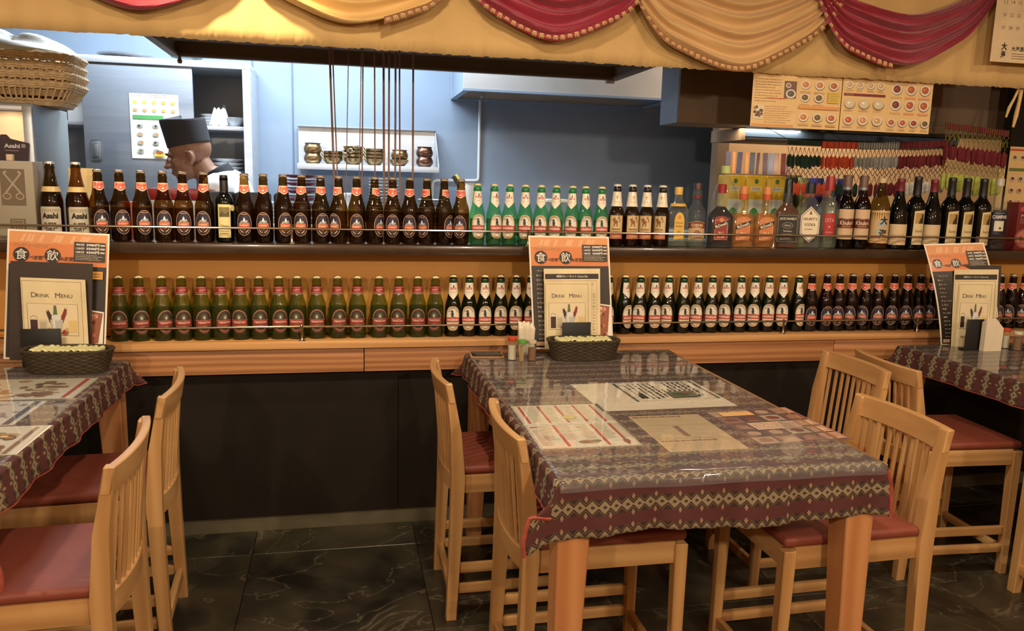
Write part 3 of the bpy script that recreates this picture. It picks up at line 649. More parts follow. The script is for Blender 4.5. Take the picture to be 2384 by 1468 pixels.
o = MB().b(0, .02, 0, .02, 0, .022, .002).build('cork_block', mat('cork', rgb(214, 184, 150), .8)); o.location = (-1.14, .1, 1.398); tag(o, 'small cork block on top of the etched carton', 'block')
t = thing('etched_carton', (-1.3, .05, 1.125), 'beige bottle carton with crossed keys on the front, at the left end of the bar', 'carton')
MB().b(0, .26, 0, .1, 0, .272, .003).build('box', mat('grey_beige_card', rgb(158, 146, 122), .5, 0, .08, 4), t)
p = Print(); D = rgb(112, 96, 72); Lk = rgb(166, 150, 122)
p.rect(.155, .12, .232, .245, D)
for s in (-1, 1):
    p.poly([(.1935+s*.03, .23), (.1935+s*.025, .233), (.1935-s*.026, .165), (.1935-s*.021, .161)], Lk); p.arc(.1935-s*.02, .152, .014, .012, .004, 0, 360, Lk, 16); p.poly([(.1935+s*.03, .232), (.1935+s*.02, .24), (.1935+s*.016, .234), (.1935+s*.025, .226)], Lk)
p.rect(.178, .02, .226, .075, D); p.frame(.184, .026, .22, .07, .002, Lk)
for k in range(4): p.rect(.19+k*.008, .034, .193+k*.008, .062, Lk)
p.rect(.03, .03, .1, .14, D)
p.build('print', P_GLOSS, flat_xz(0, -.0003, 0), t)
o = MB().b(0, .085, 0, .002, 0, .256).build('beige_card', mat('beige_card', rgb(226, 196, 140), .7)); o.location = (-.979, .2, 1.125); o.rotation_euler = (0, .02, 0); tag(o, 'plain beige card standing behind the second large lager bottle', 'card')

# ------------------------------------------------------------------ right end: tray shelf, card strips, cartons, tassel garlands
t = thing('hanging_tray_shelf', (0, 0, 0), 'dark blue-edged tray shelf under the duct, behind the menu sheets', 'shelf')
M_BLUEE = mat('slate_blue_edge', rgb(84, 104, 128), .4, .2, .1)
MB().b(1.905, 3.1, .58, .9, 1.603, 1.618, .002).build('tray_base', M_BLACK, t); MB().b(1.905, 3.1, .575, .59, 1.618, 1.655, .002).build('front_edge', M_BLUEE, t); MB().b(1.885, 1.905, .57, .9, 1.6, 1.6595, .002).build('side_edge', M_DARKBR, t)
for k in range(9):
    c = [rgb(214, 214, 80), rgb(225, 225, 225), rgb(60, 90, 170), rgb(222, 222, 110), rgb(235, 235, 235)][k % 5]
    b = MB().grid(lambda u, v: (.028*math.cos(2*PI*u)*(1.02-v)*(1+.2*math.sin(3*2*PI*u+k)), .03*math.sin(2*PI*u)*(1.02-v), .07*v+.006*math.sin(9*u*PI*2)), 20, 6, True)
    o = b.build('snack_packet', mat('packet_%d' % (k % 5), c, .35)); o.location = (1.955+.055*k, .63+.03*(k % 2), 1.619)
    tag(o, ['yellow', 'white', 'blue', 'pale yellow', 'silvery white'][k % 5]+' packet in the tray shelf, '+ORD[k]+' from the left', 'packet', 'packets in the tray shelf')
t = thing('card_display', (0, 0, 0), 'row of small blue and orange cards on a ledge above the yellow cartons', 'card display')
MB().b(1.83, 2.24, .6, .68, 1.43, 1.442).build('ledge', M_DARKBR, t); 
for k in range(11):
    c = [rgb(96, 92, 112), rgb(214, 140, 96), rgb(88, 84, 108), rgb(216, 146, 100), rgb(92, 96, 110), rgb(104, 88, 104), rgb(112, 96, 108), rgb(150, 160, 190), rgb(200, 170, 160), rgb(130, 70, 66), rgb(196, 160, 150)][k]
    MB().box((1.85+k*.033, .62+.006*(k % 3), 1.494), (.025 if k % 2 == 0 or k > 6 else .014, .003, .104), rotm('Y', .03*((k % 3)-1))).build('card', mat('card_%d' % k, c, .4), t)
for k, (x, lab) in enumerate([(1.79, 'yellow carton half hidden, leftmost behind the spirits'), (1.90, 'yellow carton with green dot, second behind the spirits'), (2.01, 'yellow carton with white lettering behind the amber whisky bottles')]):
    t = thing('yellow_carton', (x, .52, 1.07), lab, 'carton', 'yellow cartons behind the spirits')
    MB().b(0, .106, 0, .07, 0, .362, .002).build('box', mat('yellow_card', rgb(214, 176, 50), .45), t)
    p = Print(); p.ell(.055, .335, .011, .012, rgb(80, 130, 50), 14); p.rect(.03, .29, .08, .31, rgb(235, 230, 210)); p.text('EDEN', .055, .3, .04, .013, rgb(130, 140, 60), .02); p.rect(.02, .12, .09, .25, rgb(225, 232, 220)); p.ell(.05, .17, .025, .04, rgb(70, 140, 70), 14)
    p.build('print', P_GLOSS, flat_xz(0, -.0003, 0), t)
for k, (x, c, nm) in enumerate([(2.13, rgb(40, 62, 46), 'dark green'), (2.19, rgb(176, 180, 120), 'pale green'), (2.27, rgb(60, 64, 150), 'blue'), (2.345, rgb(206, 206, 200), 'white'), (2.41, rgb(66, 70, 160), 'second blue')]):
    o = MB().b(0, .045, 0, .1, 0, .36, .003).build('upright_carton', mat('carton_%d' % k, c, .5)); o.location = (x, .52, 1.07); tag(o, f'{nm} narrow carton standing behind the spirit bottles', 'carton', 'narrow cartons behind the spirits')
t = thing('rear_ledge', (0, 0, 0), 'low dark ledge carrying the cartons behind the spirits', 'shelf'); MB().b(1.75, 3.1, .5, .72, 1.03, 1.07).build('board', M_BLACKP, t); MB().b(2.02, 3.08, .5, .7, 0, 1.03).build('support', M_BLACKP, t)

M_TAS = {}
def tmat(n, c): return mat('tassel_'+n, c, .9, 0, .2, 90, .3)
TC = {'green': rgb(28, 52, 38), 'orange': rgb(190, 74, 42), 'silver': rgb(150, 150, 140), 'maroon': rgb(104, 26, 32), 'lime': rgb(168, 172, 74), 'white': rgb(206, 202, 190)}
tas_me = {}
def tassel_mesh(c, L, r):
    k = (c, L, r)
    if k not in tas_me:
        def f(u, v):
            a = 2*PI*u; q = [.25, .85, .8, 1, 1.05, .9, .5][min(6, int(v*6.999))]; rr = r*(.25+.75*min(1, v*5))*(1 if v < .8 else 1-(v-.8)*2.5)*(1+.12*math.cos(a*6))
            return (rr*math.cos(a), rr*.7*math.sin(a), -L*v)
        tas_me[k] = MB().grid(f, 18, 12, True).mesh('tassel', tmat(c, TC[c]))
    return tas_me[k]
def garland(label, xs, zt, band, rows, loc_y, net_col):
    """xs: (x0, x1); zt(x): top line; band: [(frac0, frac1, colour)]; rows: [(dz_top, dz_len, colours, pitch, r)]"""
    x0, x1 = xs; t = thing('tassel_garland', (0, loc_y, 0), label, 'garland')
    for a, c, col, h in band:
        xa, xb = x0+(x1-x0)*a, x0+(x1-x0)*c
        def bf(u, v, xa=xa, xb=xb, h=h): x = xa+(xb-xa)*u; return (x, .002*math.sin(x*300), zt(x)-h*v)
        n = max(8, int((xb-xa)/.012)); b = MB()
        b.grid(bf, n, 4); o = b.build('woven_band', tmat(col, TC[col]), t); o.modifiers.new('s', 'SOLIDIFY').thickness = .003
        b = MB()
        for i in range(n):
            x = xa+(xb-xa)*i/n; b.tube([(x, -.003, zt(x)), (x, -.003, zt(x)-h)], .0011, 4)
        b.build('band_stitching', net_col, t)
    for dz, L, cols, pitch, r, kind in rows:
        b = MB(); n = int((x1-x0)/pitch)
        for i in range(n):
            xa = x0+pitch*i; xm = xa+pitch/2; xb = xa+pitch
            if kind == 'v': b.tube([(xa, 0, zt(xa)-dz[0]), (xm, -.002, zt(xm)-dz[1]), (xb, 0, zt(xb)-dz[0])], .0014, 4)
            else: b.tube([(xa, 0, zt(xa)-dz[0]), (xm, .002, zt(xm)-(dz[0]+dz[1])/2), (xa, 0, zt(xa)-dz[1])], .0014, 4); b.tube([(xb, 0, zt(xb)-dz[0]), (xm, -.002, zt(xm)-(dz[0]+dz[1])/2), (xb, 0, zt(xb)-dz[1])], .0014, 4)
            if L:
                f = (i+.5)/n; cc = next((c for lim, c in cols if f < lim), None)
                if cc:
                    o = bpy.data.objects.new('tassel', tassel_mesh(cc, L, r)); o.location = (xm+rn.uniform(-.001, .001), rn.uniform(-.003, .003), zt(xm)-dz[1]+.004); o.rotation_euler = (0, rn.uniform(-.06, .06), rn.uniform(0, 3)); o.scale = (1, 1, rn.uniform(.9, 1.1)); link(o, t)
        b.build('knotted_net', net_col, t)
    for x in (x0, x0+(x1-x0)*.35, x0+(x1-x0)*.7, x1): MB().tube([(x, 0, zt(x)), (x, .45-loc_y, max(zt(x)+.02, 1.668))], .0012, 5).build('hanging_cord', net_col, t)
    return t
NET = mat('dark_cord', rgb(52, 38, 26), .9); NETL = mat('olive_cord', rgb(120, 112, 52), .9)
garland('long tassel garland of green, orange, silver and maroon tassels on dark netting', (1.915, 2.735), lambda x: 1.585+.03*(x-1.9)/.83-.012*math.sin((x-1.9)*3.6), [(.0, .2, 'green', .02), (.2, .42, 'orange', .03), (.42, .68, 'silver', .032), (.68, 1, 'maroon', .03)],
        [((.03, .066), .055, [(.2, 'green'), (.42, 'orange'), (.68, 'silver'), (1, 'maroon')], .0205, .0115, 'v'),
         ((.115, .15), 0, [], .024, 0, 'x'), ((.15, .185), .06, [(.12, 'orange'), (.3, 'orange'), (.45, 'green'), (.75, 'maroon'), (1, 'white')], .026, .012, 'v')], .2, NET)
garland('shorter tassel garland with maroon band and lime tassels at the right end', (2.66, 3.0), lambda x: 1.685-.07*(x-2.66), [(0, 1, 'maroon', .028)],
        [((.028, .075), 0, [], .026, 0, 'x'), ((.05, .1), .07, [(1, 'maroon')], .024, .0115, 'v'), ((.165, .2), 0, [], .024, 0, 'x'), ((.19, .22), .085, [(1, 'lime')], .03, .014, 'v')], .15, NETL)
# far right post, hanging menu and strip
o = MB().b(3.13, 3.3, .28, .33, 1.125, CEIL).build('upright_post', M_BLACKP); tag(o, 'dark upright post at the far right edge behind the counter', 'post')
t = thing('wall_menu_sheet', (3.12, .262, 1.3), 'cream menu sheet with green bar pinned to the right-hand post', 'menu sheet')
MB().b(0, .2, -.001, .001, 0, .3).build('sheet', paper, t); p = Print(); p.rect(0, .28, .2, .29, rgb(196, 90, 60)); p.rect(.005, .185, .2, .2, rgb(110, 120, 60))
for r in range(4):
    for c in range(4): p.dish(.03+.045*c, [.25, .15, .095, .04][r], .015, food(rn))
p.build('print', P_GLOSS, flat_xz(0, -.0012, 0), t)
o = MB().b(0, .035, 0, .003, 0, .26).build('cream_strip', paper); o.location = (3.06, .25, 1.3); tag(o, 'plain cream paper strip beside the right-hand menu sheet', 'strip')
t = thing('red_meal_carton', (2.985, .03, 1.125), 'dark red meal carton with a bowl picture at the right end of the bar', 'carton')
MB().b(0, .15, 0, .07, 0, .215, .003).build('box', mat('dark_red_card', rgb(112, 34, 30), .4), t)
p = Print()
for k in range(2): p.poly([(.02+.035*k+.012*math.cos(a*PI/3+.5), .185+.012*math.sin(a*PI/3+.5)) for a in range(6)], rgb(206, 70, 76))
p.text('Meal', .04, .155, .045, .014, rgb(220, 190, 170), .01); p.lines(.015, .12, .08, .145, 3, rgb(200, 160, 140), 3, .25); p.ell(.05, .055, .055, .045, rgb(150, 80, 66), 20); p.ell(.05, .055, .045, .036, rgb(196, 120, 96), 20)
for _ in range(8): p.ell(.05+rn.uniform(-.03, .03), .055+rn.uniform(-.02, .02), .01, .007, rn.choice([rgb(120, 50, 36), rgb(180, 110, 70)]), 8)
p.build('print', P_GLOSS, flat_xz(0, -.0003, 0), t)

# ------------------------------------------------------------------ the cook
def voxelize(mb, name, m, size, parent=None, smooth=6):
    me = mb.mesh(name, m, True); o = bpy.data.objects.new(name, me); COL.objects.link(o)
    r = o.modifiers.new('r', 'REMESH'); r.mode = 'VOXEL'; r.voxel_size = size; r.use_smooth_shade = True
    s = o.modifiers.new('s', 'SMOOTH'); s.factor = .5; s.iterations = smooth
    dg = bpy.context.evaluated_depsgraph_get(); dg.update(); me2 = bpy.data.meshes.new_from_object(o.evaluated_get(dg)); me2.name = name
    me2.materials.clear(); me2.materials.append(m); o.modifiers.clear(); o.data = me2; o.parent = parent; return o
def limb(b, pts, rs, n=14):
    P = [Vector(p) for p in pts]
    for a, c, r0, r1 in zip(P, P[1:], rs, rs[1:]): b.tube([a, a.lerp(c, .5), c], [r0, (r0+r1)/2, r1], n)
    for p, r in zip(P, rs): b.ball(p, r*1.0, 14, 10)
HC = Vector((-.700, 1.04, 1.452)); HR = rotm('Y', -.2)       # head: faces -X, bowed
def hp(x, y, z): return HC + HR @ Vector((x, y, z))       # x<0 is forward
def head(b):
    def B(c, r, rot=None): b.ball(hp(*c), r, 20, 14, HR @ (rot or Matrix.Identity(3)))
    B((.012, 0, .035), (.097, .077, .085)); B((-.028, 0, -.035), (.062, .058, .07)); B((-.05, 0, -.088), (.03, .034, .026)); B((-.02, 0, -.07), (.055, .05, .035))
    B((-.078, 0, .022), (.016, .045, .014)); B((-.098, 0, -.012), (.013, .012, .03), rotm('Y', .35)); B((-.108, 0, -.03), (.016, .014, .012)); B((-.096, .012, -.032), .009); B((-.096, -.012, -.032), .009)
    B((-.082, 0, -.058), (.012, .024, .008)); B((-.080, 0, -.07), (.012, .022, .008)); B((-.056, .04, -.02), (.02, .02, .024)); B((-.056, -.04, -.02), (.02, .02, .024))
    for s in (-1, 1): B((.02, s*.08, -.006), (.019, .008, .031), rotm('Y', -.15)); b.tube([hp(.004+.02*math.cos(t_), s*.089, -.006+.03*math.sin(t_)) for t_ in (-2.6, -1.9, -1.2, -.5, .2, .9, 1.6, 2.3)], .0052, 8); B((.012, s*.082, -.036), (.011, .008, .011))
nb = Vector((-.615, 1.05, 1.365))
body = MB(); head(body)
body.tube([hp(.035, 0, -.04), hp(.06, 0, -.1), nb+Vector((.05, 0, -.02))], [.056, .058, .068], 18)
for c, r in (((-.54, 1.08, 1.25), (.105, .19, .15)), ((-.50, 1.09, 1.06), (.105, .165, .2)), ((-.48, 1.09, .86), (.11, .165, .13))): body.ball(c, r, 24, 16)
for s in (-1, 1):
    sh = Vector((-.555, 1.08+s*.185, 1.31)); el = Vector((-.60, 1.08+s*.25, .98)); wr = Vector((-.84, 1.08+s*.12, 1.03)); limb(body, [sh, el, wr], [.055, .043, .028]); 
    palm = wr+Vector((-.055, -s*.01, -.005)); body.ball(palm, (.048, .038, .016), 14, 10)
    for k in range(4):
        f0 = palm+Vector((-.036, (k-1.5)*.019, 0)); L = [.034, .04, .037, .028][k]; f1 = f0+Vector((-L, 0, -.008)); f2 = f1+Vector((-L*.55, 0, -.018)); body.tube([f0, f1, f2], [.0088, .0082, .0068], 8); body.ball(f2, .0068, 8, 6)
    t0 = palm+Vector((.012, -s*.032, 0)); t1 = t0+Vector((-.028, -s*.02, -.006)); t2 = t1+Vector((-.026, -s*.004, -.01)); body.tube([t0, t1, t2], [.0115, .0095, .0075], 8); body.ball(t2, .0075, 8, 6)
    hip = Vector((-.48, 1.09+s*.09, .84)); kn = Vector((-.50, 1.09+s*.1, .47)); an = Vector((-.49, 1.09+s*.1, .09)); limb(body, [hip, kn, an], [.085, .056, .04]); body.ball((-.54, 1.09+s*.1, .045), (.12, .045, .042))
person = voxelize(body, 'person', M_SKIN, .0045, None, 4)
tag(person, 'cook in dark cap and white jacket, head bowed, in profile facing left', 'person')
coat = MB()
for c, r in (((-.54, 1.08, 1.25), (.128, .208, .155)), ((-.50, 1.09, 1.05), (.128, .188, .22)), ((-.48, 1.09, .8), (.14, .195, .22))): coat.ball(c, r, 28, 18)
for s in (-1, 1):
    sh = Vector((-.555, 1.08+s*.185, 1.307)); el = Vector((-.60, 1.08+s*.25, .98)); wr = Vector((-.80, 1.08+s*.14, 1.021)); limb(coat, [sh, el, wr], [.073, .059, .045])
coat.tube([nb+Vector((.075, 0, -.11)), nb+Vector((.055, 0, -.03))], [.11, .082], 20)
voxelize(coat, 'white_jacket', mat('white_cotton', rgb(222, 230, 236), .8, 0, .04), .008, person)
col = MB(); col.tube([nb+Vector((.065, 0, -.05)), nb+Vector((.045, 0, -.005)), nb+Vector((.025, 0, .028))], [.085, .079, .073], 22)
voxelize(col, 'black_collar', mat('black_cotton', rgb(30, 31, 36), .8), .006, person, 2)
trs = MB(); trs.ball((-.48, 1.09, .8), (.12, .18, .11), 20, 14)
for s in (-1, 1): limb(trs, [(-.48, 1.09+s*.09, .82), (-.50, 1.09+s*.1, .47), (-.49, 1.09+s*.1, .1)], [.1, .074, .062])
voxelize(trs, 'dark_trousers', mat('black_cotton', rgb(30, 31, 36), .8), .009, person)
def capf(u, v):
    a = 2*PI*u; k = min(v, 1); r = 1+.05*k; q = 1-max(0, v-.86)/.14
    x, y = .098*math.cos(a)*r*q, .086*math.sin(a)*r*q
    return hp(x+.012-.004*v, y, .052+.118*min(v, .86)/.86-.01*math.cos(a)*v+.005*math.sin(a*2+1)*v+.006*max(0, v-.86)/.14)
o = MB().grid(capf, 48, 22, True).build('cook_cap', mat('charcoal_cotton', rgb(48, 48, 52), .85), person); o.modifiers.new('s', 'SOLIDIFY').thickness = .004
for s in (-1, 1):
    MB().ball(hp(-.083, s*.033, .0), (.011, .013, .0095), 12, 8, HR).build('eye', mat('eye_white', rgb(190, 180, 170), .2), person); MB().ball(hp(-.092, s*.034, -.002), (.004, .0055, .0055), 10, 8, HR).build('iris', mat('iris_brown', rgb(30, 18, 12), .2), person)
    MB().tube([hp(-.093, s*.016, .02), hp(-.094, s*.034, .026), hp(-.083, s*.052, .021)], [.003, .0042, .0025], 8).build('eyebrow', mat('black_hair', rgb(30, 24, 22), .7), person)
MB().tube([hp(-.0935, -.02, -.0635), hp(-.096, 0, -.064), hp(-.0935, .02, -.0635)], .0022, 6).build('mouth', mat('lip_dark', rgb(96, 52, 46), .5), person)

# ------------------------------------------------------------------ bottles
G_BROWN = glass('brown_bottle_glass', (.42, .26, .09, 1), rgb(60, 34, 14), 1, .12)
G_BROWND = glass('dark_brown_bottle_glass', (.2, .09, .05, 1), rgb(34, 18, 14), 1, .2)
G_GREEN = glass('green_bottle_glass', (.62, .66, .26, 1), rgb(84, 96, 40), 1, .22)
G_GREENL = glass('light_green_bottle_glass', (.42, .86, .55, 1), rgb(90, 170, 110), 1, .2)
G_GREEND = glass('dark_green_bottle_glass', (.16, .24, .08, 1), rgb(22, 34, 14), 1, .2)
G_CLEAR = glass('clear_bottle_glass', (.95, .97, .96, 1), rgb(200, 208, 205), 1.1, .045)
G_BLACK = glass('black_bottle_glass', (.06, .07, .04, 1), rgb(14, 16, 12), 1.1, .5)
G_OLIVE = glass('olive_bottle_glass', (.5, .42, .16, 1), rgb(84, 64, 24), 1, .2)
L_BEER = glass('beer_liquid', (.5, .3, .1, 1), rgb(60, 34, 10), .2, .1); L_GRN = glass('dark_liquid', (.42, .46, .22, 1), rgb(20, 30, 12), .2, .12)
L_AMB = glass('amber_liquid', (.92, .62, .2, 1), rgb(206, 130, 30), .2, .3); L_DARK = glass('dark_rum_liquid', (.1, .03, .02, 1), rgb(30, 10, 8), .2, .5); L_CLR = glass('pale_liquid', (.93, .95, .84, 1), rgb(210, 214, 180), .2, .05); L_BRN = glass('brown_liquid', (.55, .26, .08, 1), rgb(128, 66, 24), .2, .4)
M_CAPS = mat('silver_crown_cap', rgb(150, 130, 110), .3, .8); M_CAPG = mat('gold_crown_cap', rgb(216, 190, 140), .3, .7); M_CAPW = mat('pale_crown_cap', rgb(206, 196, 180), .35, .4)
def cap_prof(z, r): return [(z-.009, r+.0008), (z-.008, r+.0022), (z-.004, r+.0016), (z-.001, r+.0006), (z, r-.003)]
def fluted_cap(z, r, m):
    b = MB(); n = 42; rings = []
    for dz, rr, fl_ in ((-.009, r+.0018, .0009), (-.005, r+.001, .0006), (-.0015, r+.0004, .0), (0, r-.0025, 0)):
        rings.append([b.bm.verts.new(((rr+(fl_ if i % 2 else -fl_))*math.cos(2*PI*i/n), (rr+(fl_ if i % 2 else -fl_))*math.sin(2*PI*i/n), z+dz)) for i in range(n)])
    for p, q in zip(rings, rings[1:]):
        for i in range(n): b.bm.faces.new((p[i], p[(i+1) % n], q[(i+1) % n], q[i]))
    b.bm.faces.new(rings[-1]); return b.mesh('cap', m)
EV = [(0, .024), (.002, .031), (.009, .0335), (.122, .0335), (.136, .0322), (.15, .0285), (.163, .0238), (.178, .0206), (.2, .0178), (.222, .0152), (.226, .0160), (.2325, .0160), (.2345, .0146), (.242, .0142), (.2435, .0128)]
TS = [(0, .024), (.002, .031), (.008, .0338), (.118, .0338), (.13, .0328), (.143, .0295), (.155, .0255), (.167, .0222), (.18, .0202), (.2, .0178), (.213, .0168), (.217, .0172), (.2235, .0172), (.225, .0150), (.231, .0142), (.2325, .0128)]
KF = [(0, .023), (.002, .0295), (.008, .0318), (.112, .0318), (.126, .0305), (.143, .0262), (.158, .0225), (.175, .0198), (.195, .0176), (.216, .0152), (.219, .0158), (.2255, .0158), (.228, .0146), (.235, .0140), (.237, .0128)]
SG = [(0, .024), (.002, .030), (.008, .0325), (.122, .0325), (.136, .0305), (.15, .0262), (.163, .0222), (.178, .0196), (.2, .0174), (.22, .0153), (.223, .0160), (.23, .0160), (.233, .0146), (.239, .0140), (.241, .0128)]
GOLD = rgb(206, 160, 96); RED = rgb(196, 58, 40); CRM = rgb(232, 214, 176); NAVY = rgb(44, 38, 56); DK = rgb(40, 28, 22)
def P_ev_main():
    p = Print(); z = .069; p.ell(0, z, .0265, .0425, rgb(92, 66, 56), 36); p.ell(0, z, .0252, .041, rgb(44, 34, 42), 36)
    p.arc(0, z, .0268, .043, .0016, 0, 360, rgb(206, 160, 130), 36)
    p.ell(0, z+.008, .021, .026, NAVY, 26)
    p.poly([(-.016, z+.002), (-.009, z+.012), (-.006, z+.009), (0, z+.024), (.006, z+.011), (.01, z+.014), (.016, z+.002)], rgb(176, 176, 176)); p.poly([(-.003, z+.012), (0, z+.024), (.003, z+.015), (.0, z+.009)], rgb(235, 235, 235)); p.poly([(-.016, z+.001), (-.004, z+.008), (.004, z+.004), (.012, z+.009), (.017, z+.001)], rgb(120, 110, 100))
    p.rect(-.0185, z-.013, .0185, z+.002, rgb(214, 150, 104)); p.rect(-.017, z-.0115, .017, z+.0005, RED); p.text('EVEREST', 0, z-.0055, .03, .006, rgb(240, 200, 160), .03)
    p.text('BEER', 0, z-.02, .014, .004, rgb(206, 130, 96), .02); p.arc(0, z-.002, .019, .031, .0028, 205, 258, rgb(220, 170, 120), 10); p.arc(0, z-.002, .019, .031, .0028, 282, 335, rgb(220, 170, 120), 10)
    p.text('PREMIUM', 0, z+.0345, .02, .0035, rgb(200, 150, 120), .02); return p
def P_ev_neck():
    p = Print(); pts = [(-.021, .209), (.021, .209), (.0235, .186), (.015, .186), (.008, .181), (0, .178), (-.008, .181), (-.015, .186), (-.0235, .186)]
    p.poly(pts, rgb(240, 214, 190)); p.poly([(x*.93, .195+(y-.195)*.86) for x, y in pts], rgb(232, 130, 96)); p.text('Everest', 0, .2, .027, .008, rgb(204, 44, 36), .03); p.ell(0, .1895, .009, .006, rgb(206, 56, 44), 16); p.poly([(-.006, .188), (0, .194), (.006, .188)], rgb(244, 214, 200)); return p
def P_ts_main():
    p = Print(); z = .0715; R2 = rgb(150, 50, 38); p.ell(0, z, .031, .0435, rgb(150, 110, 96), 40); p.ell(0, z, .0298, .0422, rgb(112, 48, 40), 40); p.ell(0, z, .0265, .0375, rgb(60, 54, 40), 36)
    p.arc(0, z, .029, .0412, .0012, 20, 160, rgb(206, 150, 120), 20); p.arc(0, z+.016, .0125, .0145, .004, 0, 360, rgb(74, 66, 52), 20); p.ell(0, z+.016, .0072, .009, rgb(120, 116, 90), 16); p.poly([(-.003, z+.011), (0, z+.021), (.003, z+.011)], rgb(220, 216, 200))
    p.rect(-.0305, z-.0145, .0305, z+.0045, rgb(140, 44, 36)); p.rect(-.0305, z+.0045, .0305, z+.0055, rgb(200, 150, 130)); p.text('TSINGTAO', 0, z-.0035, .047, .0085, rgb(226, 186, 166), .03)
    p.text('BEER', 0, z-.019, .012, .0035, rgb(196, 130, 110), .03); p.arc(0, z, .0262, .037, .0022, 215, 325, rgb(190, 120, 100), 14); p.rect(-.0295, z-.0165, .0295, z-.0155, rgb(200, 150, 130)); return p
def P_ts_neck():
    p = Print(); p.rect(-.062, .1735, .062, .2, rgb(150, 44, 36)); p.rect(-.062, .1945, .062, .196, rgb(200, 150, 140)); p.rect(-.062, .1765, .062, .178, rgb(200, 150, 140)); p.rect(-.062, .1705, .062, .1725, rgb(190, 176, 160))
    for k in (-1, 0, 1): p.text('TSINGTAO', k*.042, .1865, .026, .0075, rgb(236, 150, 140), .04, .12)
    return p
def P_kf_main(tw=False):
    p = Print(); z = .074; h = .048; w_ = .0288
    def sh(k): return [((w_*k)*math.copysign(abs(math.cos(a))**.75, math.cos(a)), z+h*k*math.copysign(abs(math.sin(a))**.9, math.sin(a))) for a in [2*PI*i/40 for i in range(40)]]
    p.poly(sh(1), rgb(222, 196, 160)); p.poly(sh(.94), rgb(170, 130, 84)); p.poly(sh(.88), rgb(236, 224, 200))
    p.arc(0, z+.002, .0225, .04, .0022, 35, 145, rgb(120, 104, 70), 14)
    # perched bird
    x, y = -.002, z+.017; p.ell(x, y, .0055, .011, rgb(52, 60, 60), 14); p.ell(x-.001, y+.012, .0048, .0045, rgb(60, 74, 76), 12); p.poly([(x-.0035, y+.013), (x-.014, y+.0105), (x-.004, y+.0105)], rgb(60, 50, 40)); p.poly([(x+.002, y-.006), (x+.012, y-.0135), (x, y-.012)], rgb(46, 50, 50)); p.rect(x-.009, y-.0125, x+.014, y-.0105, rgb(120, 80, 50))
    p.rect(-.0285, z-.0145, .0285, z+.0035, rgb(190, 52, 42)); p.rect(-.0285, z+.0035, .0285, z+.0045, rgb(214, 180, 120)); p.rect(-.0285, z-.0155, .0285, z-.0145, rgb(214, 180, 120)); p.text('KINGFISHER', 0, z-.0055, .047, .0095, rgb(244, 226, 206), .03)
    p.text('PREMIUM', 0, z-.0215, .018, .0032, rgb(90, 70, 50), .0); p.text('LAGER BEER', 0, z-.0265, .022, .003, rgb(90, 70, 50), 0); p.arc(0, z, .022, .041, .003, 230, 310, rgb(190, 150, 70), 12); return p
def P_kf_neck():
    p = Print(); pts = [(-.0185, .213), (.0185, .213), (.0235, .172), (.0, .149), (-.0235, .172)]
    p.poly(pts, rgb(240, 226, 200)); p.rect(-.011, .187, .012, .194, rgb(196, 70, 56)); p.text('KINGFISHER', .0005, .1905, .02, .003, rgb(244, 226, 206), .02); p.poly([(-.002, .195), (.001, .2055), (.0045, .2035), (.003, .199), (.0075, .195)], rgb(50, 46, 40)); p.text('PREMIUM', 0, .177, .012, .002, rgb(110, 80, 60)); return p
def P_sg_main():
    p = Print(); p.rect(-.027, .03, .027, .124, rgb(214, 184, 130)); p.rect(-.0265, .0305, .0265, .0505, rgb(206, 120, 84)); p.frame(-.026, .031, .026, .123, .0008, rgb(160, 110, 60)); BRN = rgb(140, 92, 48)
    # lion emblem
    p.ell(-.002, .098, .009, .008, BRN, 14); p.ell(-.009, .107, .006, .006, BRN, 12); p.poly([(-.008, .112), (-.006, .119), (-.003, .112)], BRN); p.poly([(-.009, .092), (-.011, .08), (-.007, .08), (-.004, .09)], BRN); p.poly([(.001, .092), (.001, .08), (.005, .08), (.006, .092)], BRN); p.arc(.009, .105, .007, .01, .003, -60, 150, BRN, 12); p.ell(.01, .118, .003, .003, BRN, 10)
    p.text('SINGHA', 0, .069, .034, .0075, rgb(120, 84, 48), .02); p.text('LAGER BEER', 0, .06, .026, .003, rgb(120, 84, 48)); p.text('PREMIUM', 0, .0405, .03, .005, rgb(226, 180, 140), .01); return p
def P_sg_neck():
    p = Print(); p.rect(-.07, .16, .07, .218, rgb(236, 222, 194)); B3 = rgb(180, 140, 80); p.poly([(-.006, .204), (-.002, .193), (0, .186), (.002, .193), (.006, .204), (.002, .199), (0, .206), (-.002, .199)], B3); p.text('SINGHA', 0, .178, .02, .004, B3, .0); return p
def beer(name, prof, gl, capm, main, neck, liquid=None, lvl=0, ring=None, neck_cut=.003):
    rf = prof_r(prof); zt = prof[-1][0]+.0075; ms = {'glass_body': MB().lathe(prof, 30).mesh('glass_body', gl), 'cap': fluted_cap(zt, .0138, capm)}
    ms['label'] = main.mesh('label', P_LABEL, wrap(rf), .003); ms['neck_label'] = neck.mesh('neck_label', P_LABEL, wrap(rf), neck_cut, .008)
    if liquid:
        pr = [(max(z, .004), r-.0028) for z, r in prof if z < lvl] + [(lvl, rf(lvl)-.0028)]; ms['liquid'] = MB().lathe(pr, 24).mesh('liquid', liquid)
    if ring: ms['neck_ring'] = MB().lathe([(prof[-6][0]-.003, prof[-6][1]+.0006), (prof[-5][0]+.001, prof[-5][1]+.0008), (prof[-4][0], prof[-4][1]+.0008), (prof[-3][0], prof[-3][1]+.0006)], 24).mesh('neck_ring', ring)
    return name, ms
def place(kind, x, y, z, rz, label, group, sc=1.0):
    nm, ms = kind; t = thing(nm, (x, y, z), label, 'bottle', group, rz)
    if sc != 1: t.scale = (sc, sc, sc)
    for k, me in ms.items(): link(bpy.data.objects.new(k, me), t)
    return t
